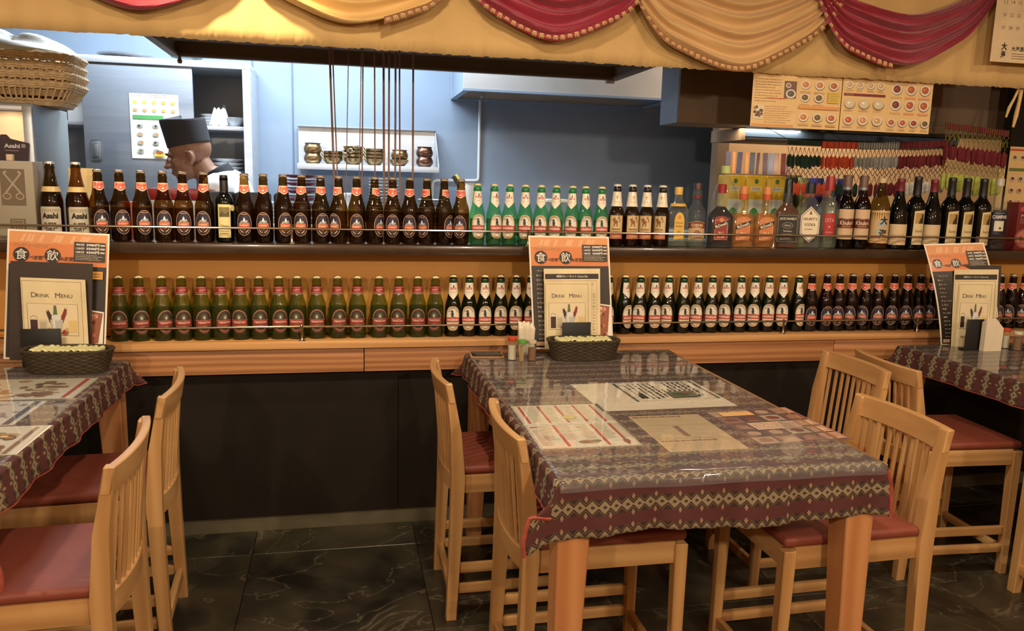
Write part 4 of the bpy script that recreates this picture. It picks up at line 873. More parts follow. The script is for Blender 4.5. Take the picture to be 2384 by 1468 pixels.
evm, evn = P_ev_main(), P_ev_neck()
K_EV = beer('beer_bottle', EV, G_BROWN, M_CAPS, evm, evn, L_BEER, .12); K_EVD = beer('beer_bottle', EV, G_BROWND, M_CAPS, evm, evn)
K_TS = beer('beer_bottle', TS, G_GREEN, M_CAPG, P_ts_main(), P_ts_neck(), L_GRN, .122)
K_KFL = beer('beer_bottle', KF, G_GREENL, M_CAPG, P_kf_main(), P_kf_neck(), L_GRN, .105, mat('green_neck_ring', rgb(34, 120, 60), .3)); K_KFD = beer('beer_bottle', KF, G_GREEND, M_CAPG, P_kf_main(), P_kf_neck(), None, 0, mat('dark_green_neck_ring', rgb(26, 60, 34), .3))
K_SG = beer('beer_bottle', SG, G_BROWN, M_CAPW, P_sg_main(), P_sg_neck(), L_BEER, .12, mat('black_neck_ring', rgb(26, 20, 18), .3))
UP, LO, YB_ = 1.1255, .7622, .062
def row(pxs, pyc, kind, z, yy, lab, grp, sc=1.0, rot=None):
    for i, px in enumerate(pxs):
        P = on_y(px, pyc, yy); a = math.atan2(P.x-CAM.x, P.y-CAM.y)
        rz = -a+(rot[i] if rot and i in rot else rn.uniform(-.25, .25))
        place(kind, P.x, yy, z, rz, lab.format(ORD[i]), grp, sc)
row([226.5, 276.4, 327.2, 377.6, 424, 473.2, 567.6, 612, 658, 701.5, 745.8, 787.8, 830, 872, 914, 954, 994, 1034.5, 1074], 405, K_EV, UP, YB_, 'brown mountain-label beer bottle, red neck label, upper shelf, {} from the left', 'brown beer bottles on the upper shelf', 1.0, {1: .2, 11: -.6, 13: .75, 16: -.55, 17: .85, 14: .0})
row([1112, 1151, 1187.5, 1223.8, 1260.8, 1296, 1333.8, 1364, 1401.7], 435, K_KFL, UP, YB_, 'light green beer bottle with white pointed collar, upper shelf, {} from the left', 'light green beer bottles on the upper shelf', .97, {1: .5, 7: .4})
row([1437.7, 1473.4, 1507.8, 1544], 438, K_SG, UP, YB_, 'brown lager bottle with tall cream neck label, {} of the four from the left', 'lager bottles with cream neck labels', 1.0, {0: .05, 1: .3, 2: -.1, 3: -.25})
row([274, 322, 375, 421.7, 468, 512.4, 558, 602, 648.4, 690.9, 737, 785.8, 832, 882, 928.4, 972.6, 1013.5], 653, K_TS, LO, YB_, 'green beer bottle with red neck band, lower shelf, {} from the left', 'green beer bottles with red neck bands on the lower shelf', 1.0, {0: -.1, 2: .35, 5: .4})
row([1055.4, 1093, 1128.9, 1166, 1203, 1236.6, 1271, 1306, 1341, 1376], 650, K_KFD, LO, YB_, 'dark green white-collared beer bottle, lower shelf left half, {} from the left', 'dark green beer bottles left of the middle menus')
row([1418, 1455.8, 1492, 1525.4, 1558.5, 1592.3, 1627.5, 1659.8, 1693.6, 1726.8, 1759.7, 1792, 1825, 1860.4], 650, K_KFD, LO, YB_, 'dark green white-collared beer bottle right of the middle poster, {} from the left', 'dark green beer bottles right of the middle menus', 1.0, {1: .8, 3: .3, 5: .5, 13: .8})
row([1891, 1926.4, 1956.4, 1986.6, 2019, 2047.6, 2084, 2115.3, 2145.3, 2174.4, 2205, 2236, 2268, 2300, 2331, 2360, 2388], 645, K_EVD, LO, YB_, 'dark brown beer bottle with pink neck label, lower shelf, {} from the left', 'dark brown beer bottles on the lower shelf', 1.0, {0: .4, 1: .45, 5: .3})

# --- single bottles on the upper shelf
def bottle(px, pyc, name, prof, gm, lab, caps, prints=(), liquid=None, lvl=0, y=YB_, sq=None, n=30, rz=0, grp=None, z=UP, extra=None):
    P = on_y(px, pyc, y); a = math.atan2(P.x, P.y-CAM.y); t = thing(name, (P.x, y, z), lab, 'bottle', grp, -a*.6+rz)
    MB().lathe(prof, n, sq=sq).build('glass_body', gm, t)
    if liquid:
        pr = []
        for q in prof:
            if q[0] < lvl: pr.append((max(q[0], .004),)+tuple(max(.004, r-.003) for r in q[1:]))
        q0 = [q for q in prof if q[0] < lvl][-1]; q1 = [q for q in prof if q[0] >= lvl][0]; k = (lvl-q0[0])/(q1[0]-q0[0]); pr.append((lvl,)+tuple(a_+(b_-a_)*k-.003 for a_, b_ in zip(q0[1:], q1[1:])))
        MB().lathe(pr, n, sq=sq).build('liquid', liquid, t)
    for nm, pf, m in caps: MB().lathe(pf, 24, sq=None).build(nm, m, t)
    for nm, pr, f, cut in prints: pr.build(nm, P_LABEL, f, t, cut)
    if extra: extra(t)
    return t
def front(ry): return lambda u, v, h: (u, -ry-.0006-h, v)
# two large lager bottles
AS = [(0, .028), (.003, .036), (.01, .038), (.125, .038), (.145, .0368), (.165, .032), (.185, .0265), (.205, .0215), (.228, .0172), (.248, .0150), (.2495, .0165), (.257, .0165), (.259, .0145), (.264, .0142), (.2655, .0128)]
def P_as():
    p = Print(); p.poly([(-.036, .112), (-.032, .119), (.032, .119), (.036, .112), (.036, .02), (-.036, .02)], rgb(196, 184, 160))
    for k in range(9): p.arc(-.026+.0065*k, .106, .005, .005, .0008, 0, 360, rgb(140, 126, 104), 10)
    p.text('Asahi', 0, .088, .05, .02, K, .045); p.text('SUPER', 0, .06, .04, .009, K, .03); p.text('“DRY”', 0, .042, .04, .011, K, .03); return p
def P_asn():
    p = Print(); p.rect(-.055, .17, .055, .188, rgb(214, 184, 120)); return p
for i, px in enumerate((114, 174.5)):
    rf = prof_r(AS)
    bottle(px, 375, 'large_beer_bottle', AS, G_BROWN, 'large brown lager bottle with silvery shoulder band, '+('left' if i == 0 else 'right')+' one of two', [('cap', cap_prof(.2735, .014), M_CAPW)], [('label', P_as(), wrap(rf), .003), ('shoulder_band', P_asn(), wrap(rf), .003)], L_BEER, .17, rz=(-.1, .2)[i], grp='large lager bottles')
# small wine bottle with a seal
WN = [(0, .024), (.003, .031), (.008, .0325), (.142, .0325), (.156, .031), (.168, .025), (.176, .018), (.186, .0142), (.222, .0135), (.224, .0148), (.232, .0148), (.234, .013), (.2385, .013)]
p = Print(); p.rect(-.0225, .018, .0225, .138, rgb(214, 196, 140)); p.rect(-.018, .092, .018, .128, rgb(120, 104, 64)); p.poly([(-.018, .1), (-.008, .112), (.004, .104), (.018, .114), (.018, .095), (-.018, .095)], rgb(84, 76, 44)); p.text('Château', 0, .06, .03, .01, rgb(110, 84, 40), .02); p.lines(-.016, .03, .016, .045, 2, rgb(130, 104, 60), 2)
def seal(t): MB().lathe([(0, .011), (.003, .011)], 20).build('paper_seal', mat('cream_seal', rgb(214, 190, 130), .6), t); c = t.children[-1]; c.rotation_euler = (PI/2, 0, .95); c.location = (.026, -.02, .125)
bottle(519.8, 400, 'small_wine_bottle', WN, G_BLACK, 'slim dark wine bottle with cream label and round seal between the brown beer bottles', [('capsule', [(.185, .0148), (.236, .0142), (.2425, .013), (.243, .008)], mat('black_foil', rgb(30, 26, 24), .35))], [('label', p, wrap(prof_r(WN)), .003)], extra=seal)
# whisky in faceted clear bottle
FW = [(0, .04, .028), (.004, .0435, .031), (.13, .0435, .031), (.15, .041, .029), (.172, .03, .022), (.188, .017, .016), (.215, .0145, .0145)]
p = Print(); p.ell(.004, .105, .02, .036, rgb(226, 176, 70), 24); p.rect(-.016, .03, .024, .105, rgb(226, 176, 70)); p.text('SUNTORY', .004, .098, .032, .006, rgb(110, 70, 20), .02); p.text('WHISKY', .004, .084, .03, .007, rgb(110, 70, 20), .02); p.ell(.004, .121, .007, .007, rgb(206, 140, 50), 12); p.text('白', .004, .06, .012, .014, rgb(120, 80, 30), .01)
bottle(1580.8, 445, 'whisky_bottle', FW, G_CLEAR, 'clear faceted whisky bottle with yellow cap and yellow label', [('cap', [(.212, .0165), (.24, .0168), (.243, .015)], mat('yellow_cap', rgb(216, 170, 80), .4)), ('neck_tag', [(.165, .0345), (.176, .029)], mat('yellow_tag', rgb(226, 176, 70), .5))], [('label', p, front(.031), None)], L_CLR, .045, sq=3, n=12)
CV = [(0, .034), (.003, .042), (.008, .044), (.07, .0425), (.105, .041), (.13, .041), (.15, .036), (.165, .026), (.178, .0185), (.195, .0175), (.205, .0195), (.22, .0185), (.24, .016)]
p = Print(); p.poly([(-.036, .1), (0, .108), (.036, .1), (.036, .03), (-.036, .03)], rgb(196, 160, 110)); p.poly([(-.036, .098), (0, .106), (.036, .098), (.036, .076), (0, .083), (-.036, .076)], rgb(120, 56, 44)); p.text('CHIVAS', -.0, .09, .05, .012, rgb(230, 200, 150), .03); p.ell(0, .06, .012, .009, rgb(110, 40, 36), 16); p.text('12', 0, .06, .012, .009, rgb(230, 200, 150), .03); p.lines(-.03, .034, .03, .046, 2, rgb(110, 70, 40), 3)
bottle(1624.6, 440, 'whisky_bottle', CV, G_CLEAR, 'rounded clear whisky bottle with dark cap, tan label and yellowish base', [('cap', [(.236, .018), (.258, .0175), (.262, .015)], mat('brown_cap', rgb(70, 44, 36), .4)), ('neck_band', [(.2, .0198), (.21, .0198)], mat('dark_red_band', rgb(120, 30, 30), .4))], [('label', p, wrap(prof_r([(0, .044), (.2, .041)])), .003)], L_CLR, .028)
# flat square rum and whisky bottles
def P_md(c1):
    p = Print(); p.rect(-.028, .03, .028, .115, c1); p.ell(0, .115, .028, .014, c1, 20); p.frame(-.026, .032, .026, .113, .0012, rgb(230, 190, 150)); p.ell(0, .113, .009, .009, rgb(206, 140, 84), 14)
    p.poly([(-.03, .072), (.03, .095), (.03, .114), (-.03, .091)], rgb(30, 20, 20)); p.text("McDowell's", 0, .093, .052, .014, rgb(240, 220, 180), .02, .365); p.text('No.1', 0, .06, .02, .012, rgb(240, 200, 150), .03); p.text('RUM' if c1[0] < .4 else 'WHISKY', 0, .042, .03, .007, rgb(240, 200, 150), .02); return p
MD = [(0, .046, .029), (.004, .05, .032), (.118, .05, .032), (.132, .046, .029), (.15, .03, .022), (.165, .0175, .0165), (.195, .0155, .0155), (.225, .0155, .0155)]
bottle(1682, 435, 'rum_bottle', [(z*1.01, a*1.08, b_) for z, a, b_ in MD], G_CLEAR, 'dark rum bottle with red cap and slanted label in front of the big clear bottle', [('cap', [(.222, .018), (.256, .018), (.259, .015)], mat('red_cap', rgb(150, 34, 30), .4))], [('label', P_md(rgb(150, 50, 40)), front(.032), None)], L_DARK, .168, sq=4)
for i, px in enumerate((1733, 1787.6)):
    bottle(px, 440, 'whisky_bottle', MD, G_CLEAR, 'amber whisky bottle with orange cap and slanted black band, '+('left' if i == 0 else 'right')+' one of two', [('cap', [(.205, .0175), (.25, .0175), (.254, .015)], mat('orange_cap', rgb(206, 130, 66), .45)), ('cap_band', [(.198, .0178), (.222, .0181)], mat('red_orange_band', rgb(200, 84, 44), .45))], [('label', P_md(rgb(206, 120, 66)), front(.032), None)], L_AMB, .142, sq=4, grp='amber whisky bottles')
BG = [(0, .05), (.004, .056), (.012, .058), (.19, .058), (.225, .054), (.26, .038), (.28, .024), (.295, .0175), (.325, .0165)]
bottle(1691.6, 380, 'large_clear_bottle', [(z*1.0, r) for z, r in BG], G_CLEAR, 'big empty clear bottle with pale green screw cap behind the dark rum', [('cap', [(.306, .021), (.336, .021), (.338, .019)], mat('pale_green_cap', rgb(190, 200, 120), .45))], y=.185, z=UP)
JD = [(0, .047, .034), (.004, .05, .037), (.135, .05, .037), (.155, .045, .033), (.178, .024, .022), (.19, .018, .018), (.225, .0165, .0165), (.23, .0165, .0165)]
p = Print(); p.poly([(-.044, .022), (.044, .022), (.044, .128), (.03, .142), (-.03, .142), (-.044, .128)], rgb(28, 22, 18)); p.frame(-.04, .026, .04, .138, .001, rgb(190, 176, 150)); p.text('JACK DANIEL’S', 0, .122, .068, .012, rgb(214, 200, 170), .03); p.arc(0, .095, .022, .013, .0012, 0, 360, rgb(200, 186, 160), 22); p.text('Old No.7', 0, .095, .028, .008, rgb(214, 200, 170), .02); p.text('Tennessee', 0, .072, .036, .008, rgb(214, 200, 170), .01); p.text('WHISKEY', 0, .056, .046, .008, rgb(214, 200, 170), .02); p.lines(-.03, .032, .03, .045, 2, rgb(180, 166, 140), 3)
bottle(1837.8, 420, 'whiskey_bottle', JD, G_CLEAR, 'square brown whiskey bottle with black cap and black label', [('capsule', [(.19, .0195), (.235, .018), (.24, .0175), (.285, .0165), (.289, .014)], mat('black_cap', rgb(26, 24, 22), .3))], [('label', p, front(.037), None)], L_BRN, .188, sq=5)
GB = [(0, .05, .033), (.004, .053, .036), (.15, .053, .036), (.17, .048, .032), (.2, .028, .022), (.215, .018, .018), (.24, .016, .016)]
p = Print(); p.poly([(0, .182), (.043, .14), (.043, .06), (0, .018), (-.043, .06), (-.043, .14)], rgb(60, 38, 44)); p.poly([(0, .176), (.039, .138), (.039, .062), (0, .024), (-.039, .062), (-.039, .138)], rgb(236, 226, 206)); p.poly([(0, .171), (.0355, .1365), (.0355, .0635), (0, .029), (-.0355, .0635), (-.0355, .1365)], rgb(60, 38, 44)); p.poly([(0, .168), (.0335, .135), (.0335, .065), (0, .032), (-.0335, .065), (-.0335, .135)], rgb(236, 218, 184)); p.poly([(-.006, .142), (0, .16), (.005, .15), (.006, .142)], rgb(110, 100, 60)); p.text('GILBEY’S', 0, .124, .058, .011, rgb(70, 50, 40), .02); p.text('VODKA', 0, .1, .046, .012, rgb(90, 60, 50), .02); p.lines(-.02, .075, .02, .085, 1, rgb(120, 90, 60), 3)
bottle(1888.6, 430, 'vodka_bottle', GB, G_CLEAR, 'clear square vodka bottle with diamond-pointed white label and black cap', [('cap', [(.23, .0195), (.272, .0195), (.276, .017)], M_BLACK)], [('label', p, front(.036), None)], L_CLR, .05, sq=4)
DT = [(0, .036), (.004, .042), (.012, .0445), (.13, .0445), (.165, .043), (.19, .036), (.215, .024), (.235, .018), (.27, .016)]
p = Print(); p.rect(-.024, .055, .024, .15, rgb(176, 40, 38)); p.text('DITA', 0, .12, .036, .016, rgb(230, 160, 140), .01); p.ell(0, .092, .004, .004, rgb(230, 160, 140), 10); p.lines(-.015, .064, .015, .074, 1, rgb(220, 140, 120), 2)
bottle(1934.8, 415, 'liqueur_bottle', DT, G_CLEAR, 'clear liqueur bottle with red label and red neck wrap', [('neck_wrap', [(.245, .019), (.296, .0185), (.305, .0165)], mat('red_foil', rgb(156, 34, 34), .35))], [('label', p, wrap(prof_r(DT)), .003)], L_CLR, .2)
KH = [(0, .03), (.004, .036), (.01, .038), (.17, .038), (.188, .036), (.206, .029), (.222, .022), (.235, .0175), (.29, .0155)]
for i, px in enumerate((1975.7, 2013.3)):
    p = Print(); p.rect(-.034, .04, .034, .168, rgb(214, 180, 140)); p.rect(-.034, .088, .034, .125, rgb(96, 34, 30)); p.text('Khukri', -.0, .11, .054, .018, rgb(236, 206, 170), .02); p.text('XXX RUM', 0, .0945, .036, .005, rgb(220, 180, 140), .01); p.poly([(-.034, .125), (.034, .125), (.034, .128), (.02, .13), (0, .127), (-.02, .131), (-.034, .128)], rgb(150, 100, 70)); p.poly([(-.034, .085), (.034, .085), (.034, .088), (-.034, .088)], rgb(196, 150, 100)); p.lines(-.02, .05, .02, .06, 1, rgb(150, 100, 70), 4)
    bottle(px, 410, 'rum_bottle', KH, G_BROWND, 'dark rum bottle with beige and maroon label, '+('left' if i == 0 else 'right')+' one of two', [('cap', [(.262, .0185), (.308, .0185), (.312, .016)], mat('brown_metal_cap', rgb(104, 76, 60), .4)), ('silver_ring', [(.25, .0188), (.262, .0188)], M_STEELD)], [('label', p, wrap(prof_r(KH)), .003)], L_DARK, .2, grp='dark rum bottles')
SH = [(0, .036), (.004, .042), (.01, .044), (.155, .044), (.175, .0425), (.2, .036), (.23, .026), (.26, .0185), (.28, .0155), (.292, .0155)]
p = Print(); p.rect(-.046, .025, .046, .165, rgb(216, 174, 116)); p.ell(.008, .11, .022, .02, rgb(170, 170, 160), 18); p.ell(-.004, .075, .02, .014, rgb(176, 176, 160), 18); p.text('大', .012, .122, .034, .036, rgb(24, 22, 24), .04); p.text('海', .010, .066, .034, .042, rgb(24, 22, 24), .035); p.lines(-.04, .03, -.01, .036, 1, rgb(90, 60, 40), 1)
bottle(2054.9, 420, 'shochu_bottle', SH, G_OLIVE, 'olive glass bottle with big black brush characters on a beige label', [('cap', [(.284, .0175), (.302, .0175), (.304, .015)], mat('cream_cap', rgb(206, 180, 130), .4))], [('label', p, wrap(prof_r(SH)), .003)], L_BRN, .16)
BU = [(0, .034), (.004, .040), (.01, .0415), (.125, .0415), (.15, .0395), (.175, .0345), (.2, .0275), (.225, .0205), (.25, .0165), (.285, .015), (.287, .0162), (.294, .0162), (.298, .014)]
for i, px in enumerate((2099.5, 2178)):
    p = Print(); p.rect(-.042, .018, .042, .108, rgb(220, 190, 144)); p.text('M A R S A N N A Y', 0, .062, .056, .005, rgb(140, 110, 80), .01); p.lines(-.02, .03, .02, .045, 2, rgb(170, 140, 100), 3)
    bottle(px, 415, 'red_wine_bottle', BU, G_BLACK, 'sloping-shouldered wine bottle with red capsule, '+('left' if i == 0 else 'right')+' one of two', [('capsule', [(.25, .0172), (.284, .0158), (.287, .017), (.295, .017), (.303, .016), (.305, .01)], mat('dark_red_foil', rgb(112, 30, 34), .4))], [('label', p, wrap(prof_r(BU)), .003)], grp='wine bottles with red capsules')
BX = [(0, .034), (.004, .0395), (.01, .0405), (.18, .0405), (.196, .0385), (.21, .031), (.222, .0215), (.236, .0165), (.296, .015), (.298, .0162), (.306, .0162), (.308, .014)]
BXL = ['leftmost, between the two red capsules', 'second from the left', 'third from the left', 'rightmost, beside the dark aperitif bottle']
for i, px in enumerate((2139.5, 2219.6, 2255, 2293.5)):
    p = Print(); p.poly([(-.026, .02), (.022, .02), (.024, .172), (-.024, .165)], rgb(220, 196, 144)); p.rect(-.019, .112, .019, .158, rgb(176, 140, 70)); p.poly([(-.005, .112), (.0, .13), (.008, .142), (.006, .152), (.014, .155), (.017, .14), (.019, .112)], rgb(60, 44, 28)); p.text('Santé', 0, .08, .032, .012, rgb(140, 110, 60), .02); p.lines(-.018, .03, .018, .05, 3, rgb(150, 120, 70), 3, .2)
    caps = [('capsule', [(.236, .0178), (.295, .0164), (.298, .0172), (.308, .0172), (.314, .0155), (.316, .01)], mat('black_foil', rgb(30, 26, 24), .35))]
    bottle(px, 412, 'red_wine_bottle', BX, G_BLACK, 'black high-shouldered wine bottle with picture label, '+BXL[i], caps, [('label', p, wrap(prof_r(BX)), .003)], rz=[.3, .25, .3, .5][i], grp='black wine bottles with picture labels')
CP = [(0, .036), (.004, .041), (.01, .0425), (.155, .0425), (.18, .041), (.205, .032), (.225, .022), (.24, .0175), (.3, .016)]
p = Print(); p.rect(-.05, .07, .05, .17, rgb(30, 26, 40)); p.text('CAMPARI', .006, .148, .066, .016, rgb(214, 200, 190), .04); p.lines(-.02, .162, .03, .167, 1, rgb(190, 180, 170), 2); p.rect(-.016, .085, .024, .13, rgb(226, 216, 190)); p.ell(.008, .098, .006, .006, rgb(110, 100, 60), 12)
bottle(2330, 415, 'aperitif_bottle', CP, G_CLEAR, 'clear-necked aperitif bottle with dark blue label and white square, beside the red carton', [('cap', [(.285, .018), (.315, .018), (.318, .016)], mat('clear_cap', rgb(190, 180, 160), .3))], [('label', p, wrap(prof_r(CP)), .003)], glass('red_aperitif', (.35, .05, .04, 1), rgb(60, 14, 12), .2, .4), .165)
# ------------------------------------------------------------------ chairs
M_SEAT = mat('red_brown_vinyl', rgb(134, 66, 48), .55, 0, .1, 6, .05)
def chair_parts():
    ms = []
    prof = [(-.006, 0), (.002, .3), (.004, .46), (.0, .62), (-.018, .765), (.004, .7655), (.032, .62), (.046, .47), (.04, .3), (.026, 0)]
    for s in (-1, 1):
        b = MB().prism(prof, s*.1685-.0165, s*.1685+.0165, 'XZ'); bmesh.ops.bevel(b.bm, geom=[e for e in b.bm.edges if abs(e.verts[0].co.y-e.verts[1].co.y) < 1e-5], offset=.003, segments=1, affect='EDGES')
        ms.append(('rear_leg', b.mesh('rear_leg', M_CHAIR), None))
        b = MB(); L = [(.425, 0, .0135), (.421, .47, .0175)]
        vs = [b.bm.verts.new((x+dx*r, s*.163+dy*r, z)) for x, z, r in L for dx, dy in ((-1, -1), (1, -1), (1, 1), (-1, 1))]
        for i in range(4): b.bm.faces.new((vs[i], vs[(i+1) % 4], vs[4+(i+1) % 4], vs[4+i]))
        b.bm.faces.new(vs[:4]); b.bm.faces.new(vs[4:]); bmesh.ops.bevel(b.bm, geom=b.bm.edges[:], offset=.0025, segments=1, affect='EDGES')
        ms.append(('front_leg', b.mesh('front_leg', M_CHAIR), None))
        for z in (.168, .1): ms.append(('side_stretcher', MB().b(.03, .412, s*.163-.009, s*.163+.009, z-.015, z+.015, .002).mesh('side_stretcher', M_CHAIRX), None))
        ms.append(('side_apron', MB().b(.04, .405, s*.163-.011, s*.163+.011, .418, .477, .002).mesh('side_apron', M_CHAIRX), None))
    def curved(z0, z1, x0, x1, bow, th, w_, top_dx=0):
        b = MB(); n = 16; R = []
        for i in range(n+1):
            y = -w_+2*w_*i/n; k = bow*(1-(y/w_)**2)
            R.append([b.bm.verts.new((x0-k, y, z0)), b.bm.verts.new((x0+th-k, y, z0)), b.bm.verts.new((x1+th-k, y, z1)), b.bm.verts.new((x1-k, y, z1))])
        for p, q in zip(R, R[1:]):
            for i in range(4): b.bm.faces.new((p[i], p[(i+1) % 4], q[(i+1) % 4], q[i]))
        b.bm.faces.new(R[0]); b.bm.faces.new(R[-1][::-1]); bmesh.ops.recalc_face_normals(b.bm, faces=b.bm.faces)
        bmesh.ops.bevel(b.bm, geom=[e for e in b.bm.edges if abs(e.verts[0].co.y-e.verts[1].co.y) > 1e-5 or len(e.link_faces) == 2 and e.calc_face_angle() > 1], offset=.0025, segments=1, affect='EDGES'); return b
    M_R = wood('chair_maple_cross', rgb(184, 136, 82), rgb(204, 158, 102), 'Y', .42, .2, 9)
    ms.append(('top_rail', curved(.708, .769, -.008, -.019, .022, .021, .187).mesh('top_rail', M_R), None))
    ms.append(('lower_rail', curved(.415, .474, .012, .01, .022, .02, .153).mesh('lower_rail', M_R), None))
    ms.append(('low_back_rail', MB().b(.004, .024, -.153, .153, .07, .105, .002).mesh('low_back_rail', M_R), None))
    ms.append(('front_apron', MB().b(.408, .428, -.148, .148, .418, .475, .002).mesh('front_apron', M_R), None))
    ms.append(('front_stretcher', MB().b(.413, .43, -.15, .15, .075, .105, .002).mesh('front_stretcher', M_R), None))
    sl = MB(); bt = Vector((.019, 0, .47)); tp = Vector((-.001, 0, .712)); d = tp-bt
    sl.box((bt+tp)/2, (.008, .0112, d.length), rotm('Y', math.atan2(d.x, d.z)), .001, 1); slm = sl.mesh('slat', M_CHAIR)
    for i in range(10):
        y = -.138+.276*i/9; ms.append(('slat', slm, (-.022*(1-(y/.175)**2), y, 0)))
    b = MB().box((.238, 0, .4905), (.40, .352, .027), None, .011, 4); ms.append(('seat', b.mesh('seat', M_SEAT), None))
    return ms
CP_ = chair_parts()
def chair(x, y, rz, label):
    t = thing('dining_chair', (x, y, 0), label, 'chair', 'slat-backed dining chairs', rz)
    for nm, me, off in CP_:
        o = bpy.data.objects.new(nm, me)
        if off: o.location = off
        link(o, t)
chair(.318, -.545, 0, 'slat-back chair on the left of the middle table, nearer the bar')
chair(.42, -1.08, 0, 'slat-back chair on the left of the middle table, nearer the viewer')
chair(1.80, -.545, PI, 'slat-back chair on the right of the middle table, nearer the bar')
chair(1.515, -1.155, PI+.02, 'slat-back chair on the right of the middle table, nearer the viewer')
chair(1.945, -.545, -.06, 'slat-back chair left of the right-hand table, partly behind another backrest')
chair(2.285, -1.03, 0, 'slat-back chair cut off at the right edge of the photo')
chair(-.50, -.60, PI+.06, 'slat-back chair on the right of the left table, nearer the bar')
chair(-.485, -1.145, PI+.03, 'slat-back chair at the near right of the left table, in the lower left corner')

# ------------------------------------------------------------------ tables with cloths and clear vinyl
def cloth_mat():
    m, nt, lk = new_mat('woven_diamond_cloth'); b = nt['Principled BSDF']; b.inputs['Roughness'].default_value = .85
    uv = N(nt, 'ShaderNodeUVMap'); sx = N(nt, 'ShaderNodeSeparateXYZ'); lk.new(uv.outputs[0], sx.inputs[0])
    def mth(op, a, c=None, d=None):
        n = N(nt, 'ShaderNodeMath', operation=op)
        for i, v in enumerate((a, c, d)):
            if v is None: continue
            if isinstance(v, (int, float)): n.inputs[i].default_value = v
            else: lk.new(v, n.inputs[i])
        return n.outputs[0]
    Q = .0021
    u = mth('MULTIPLY', mth('ADD', mth('FLOOR', mth('DIVIDE', sx.outputs[0], Q)), .5), Q)
    v = mth('MULTIPLY', mth('ADD', mth('FLOOR', mth('DIVIDE', sx.outputs[1], Q)), .5), Q)
    PR, PD = .067, .0273
    dv = mth('ABSOLUTE', mth('MULTIPLY', mth('SUBTRACT', mth('FRACT', mth('DIVIDE', v, PR)), .5), PR))
    du = mth('ABSOLUTE', mth('MULTIPLY', mth('SUBTRACT', mth('FRACT', mth('DIVIDE', u, PD)), .5), PD))
    d1 = mth('ADD', mth('DIVIDE', du, PD/2*1.14), mth('DIVIDE', dv, .0145))
    dia = mth('LESS_THAN', d1, 1.0)
    cross = mth('MAXIMUM', mth('MULTIPLY', mth('LESS_THAN', du, .0016), mth('LESS_THAN', dv, .0046)), mth('MULTIPLY', mth('LESS_THAN', du, .0042), mth('LESS_THAN', dv, .0016)))
    light = mth('MULTIPLY', dia, mth('SUBTRACT', 1.0, cross))
    du2 = mth('ABSOLUTE', mth('MULTIPLY', mth('SUBTRACT', mth('FRACT', mth('DIVIDE', u, PD*2)), .5), PD*2)); dv2 = mth('ABSOLUTE', mth('SUBTRACT', dv, .0185))
    plus = mth('MAXIMUM', mth('MULTIPLY', mth('LESS_THAN', du2, .0013), mth('LESS_THAN', dv2, .0062)), mth('MULTIPLY', mth('LESS_THAN', du2, .0036), mth('LESS_THAN', dv2, .0022)))
    zz = mth('MULTIPLY', mth('GREATER_THAN', d1, 1.26), mth('LESS_THAN', d1, 1.42))
    band = mth('LESS_THAN', dv, .0195)
    nz = N(nt, 'ShaderNodeTexNoise'); nz.inputs['Scale'].default_value = 900; tc = N(nt, 'ShaderNodeTexCoord'); lk.new(tc.outputs['Object'], nz.inputs[0])
    def mix(f, a, c):
        n = N(nt, 'ShaderNodeMix', data_type='RGBA'); lk.new(f, n.inputs[0])
        for i, x in ((6, a), (7, c)):
            if isinstance(x, tuple): n.inputs[i].default_value = x
            else: lk.new(x, n.inputs[i])
        return n.outputs[2]
    c0 = mix(band, rgb(84, 40, 37), rgb(54, 37, 30)); c1 = mix(mth('MULTIPLY', zz, band), c0, rgb(116, 88, 56)); c2 = mix(plus, c1, rgb(150, 118, 88)); c3 = mix(light, c2, rgb(142, 124, 95))
    hs = N(nt, 'ShaderNodeHueSaturation'); mr = N(nt, 'ShaderNodeMapRange'); mr.inputs[3].default_value = .8; mr.inputs[4].default_value = 1.2
    lk.new(nz.outputs[0], mr.inputs[0]); lk.new(mr.outputs[0], hs.inputs['Value']); lk.new(c3, hs.inputs['Color']); lk.new(hs.outputs[0], b.inputs['Base Color'])
    bp = N(nt, 'ShaderNodeBump'); bp.inputs['Strength'].default_value = .25; bp.inputs['Distance'].default_value = .001; lk.new(nz.outputs[0], bp.inputs['Height']); lk.new(bp.outputs[0], b.inputs['Normal'])
    return m
M_CLOTH = cloth_mat(); M_HEM = mat('red_hem', rgb(150, 66, 48), .8, 0, .25, 60)
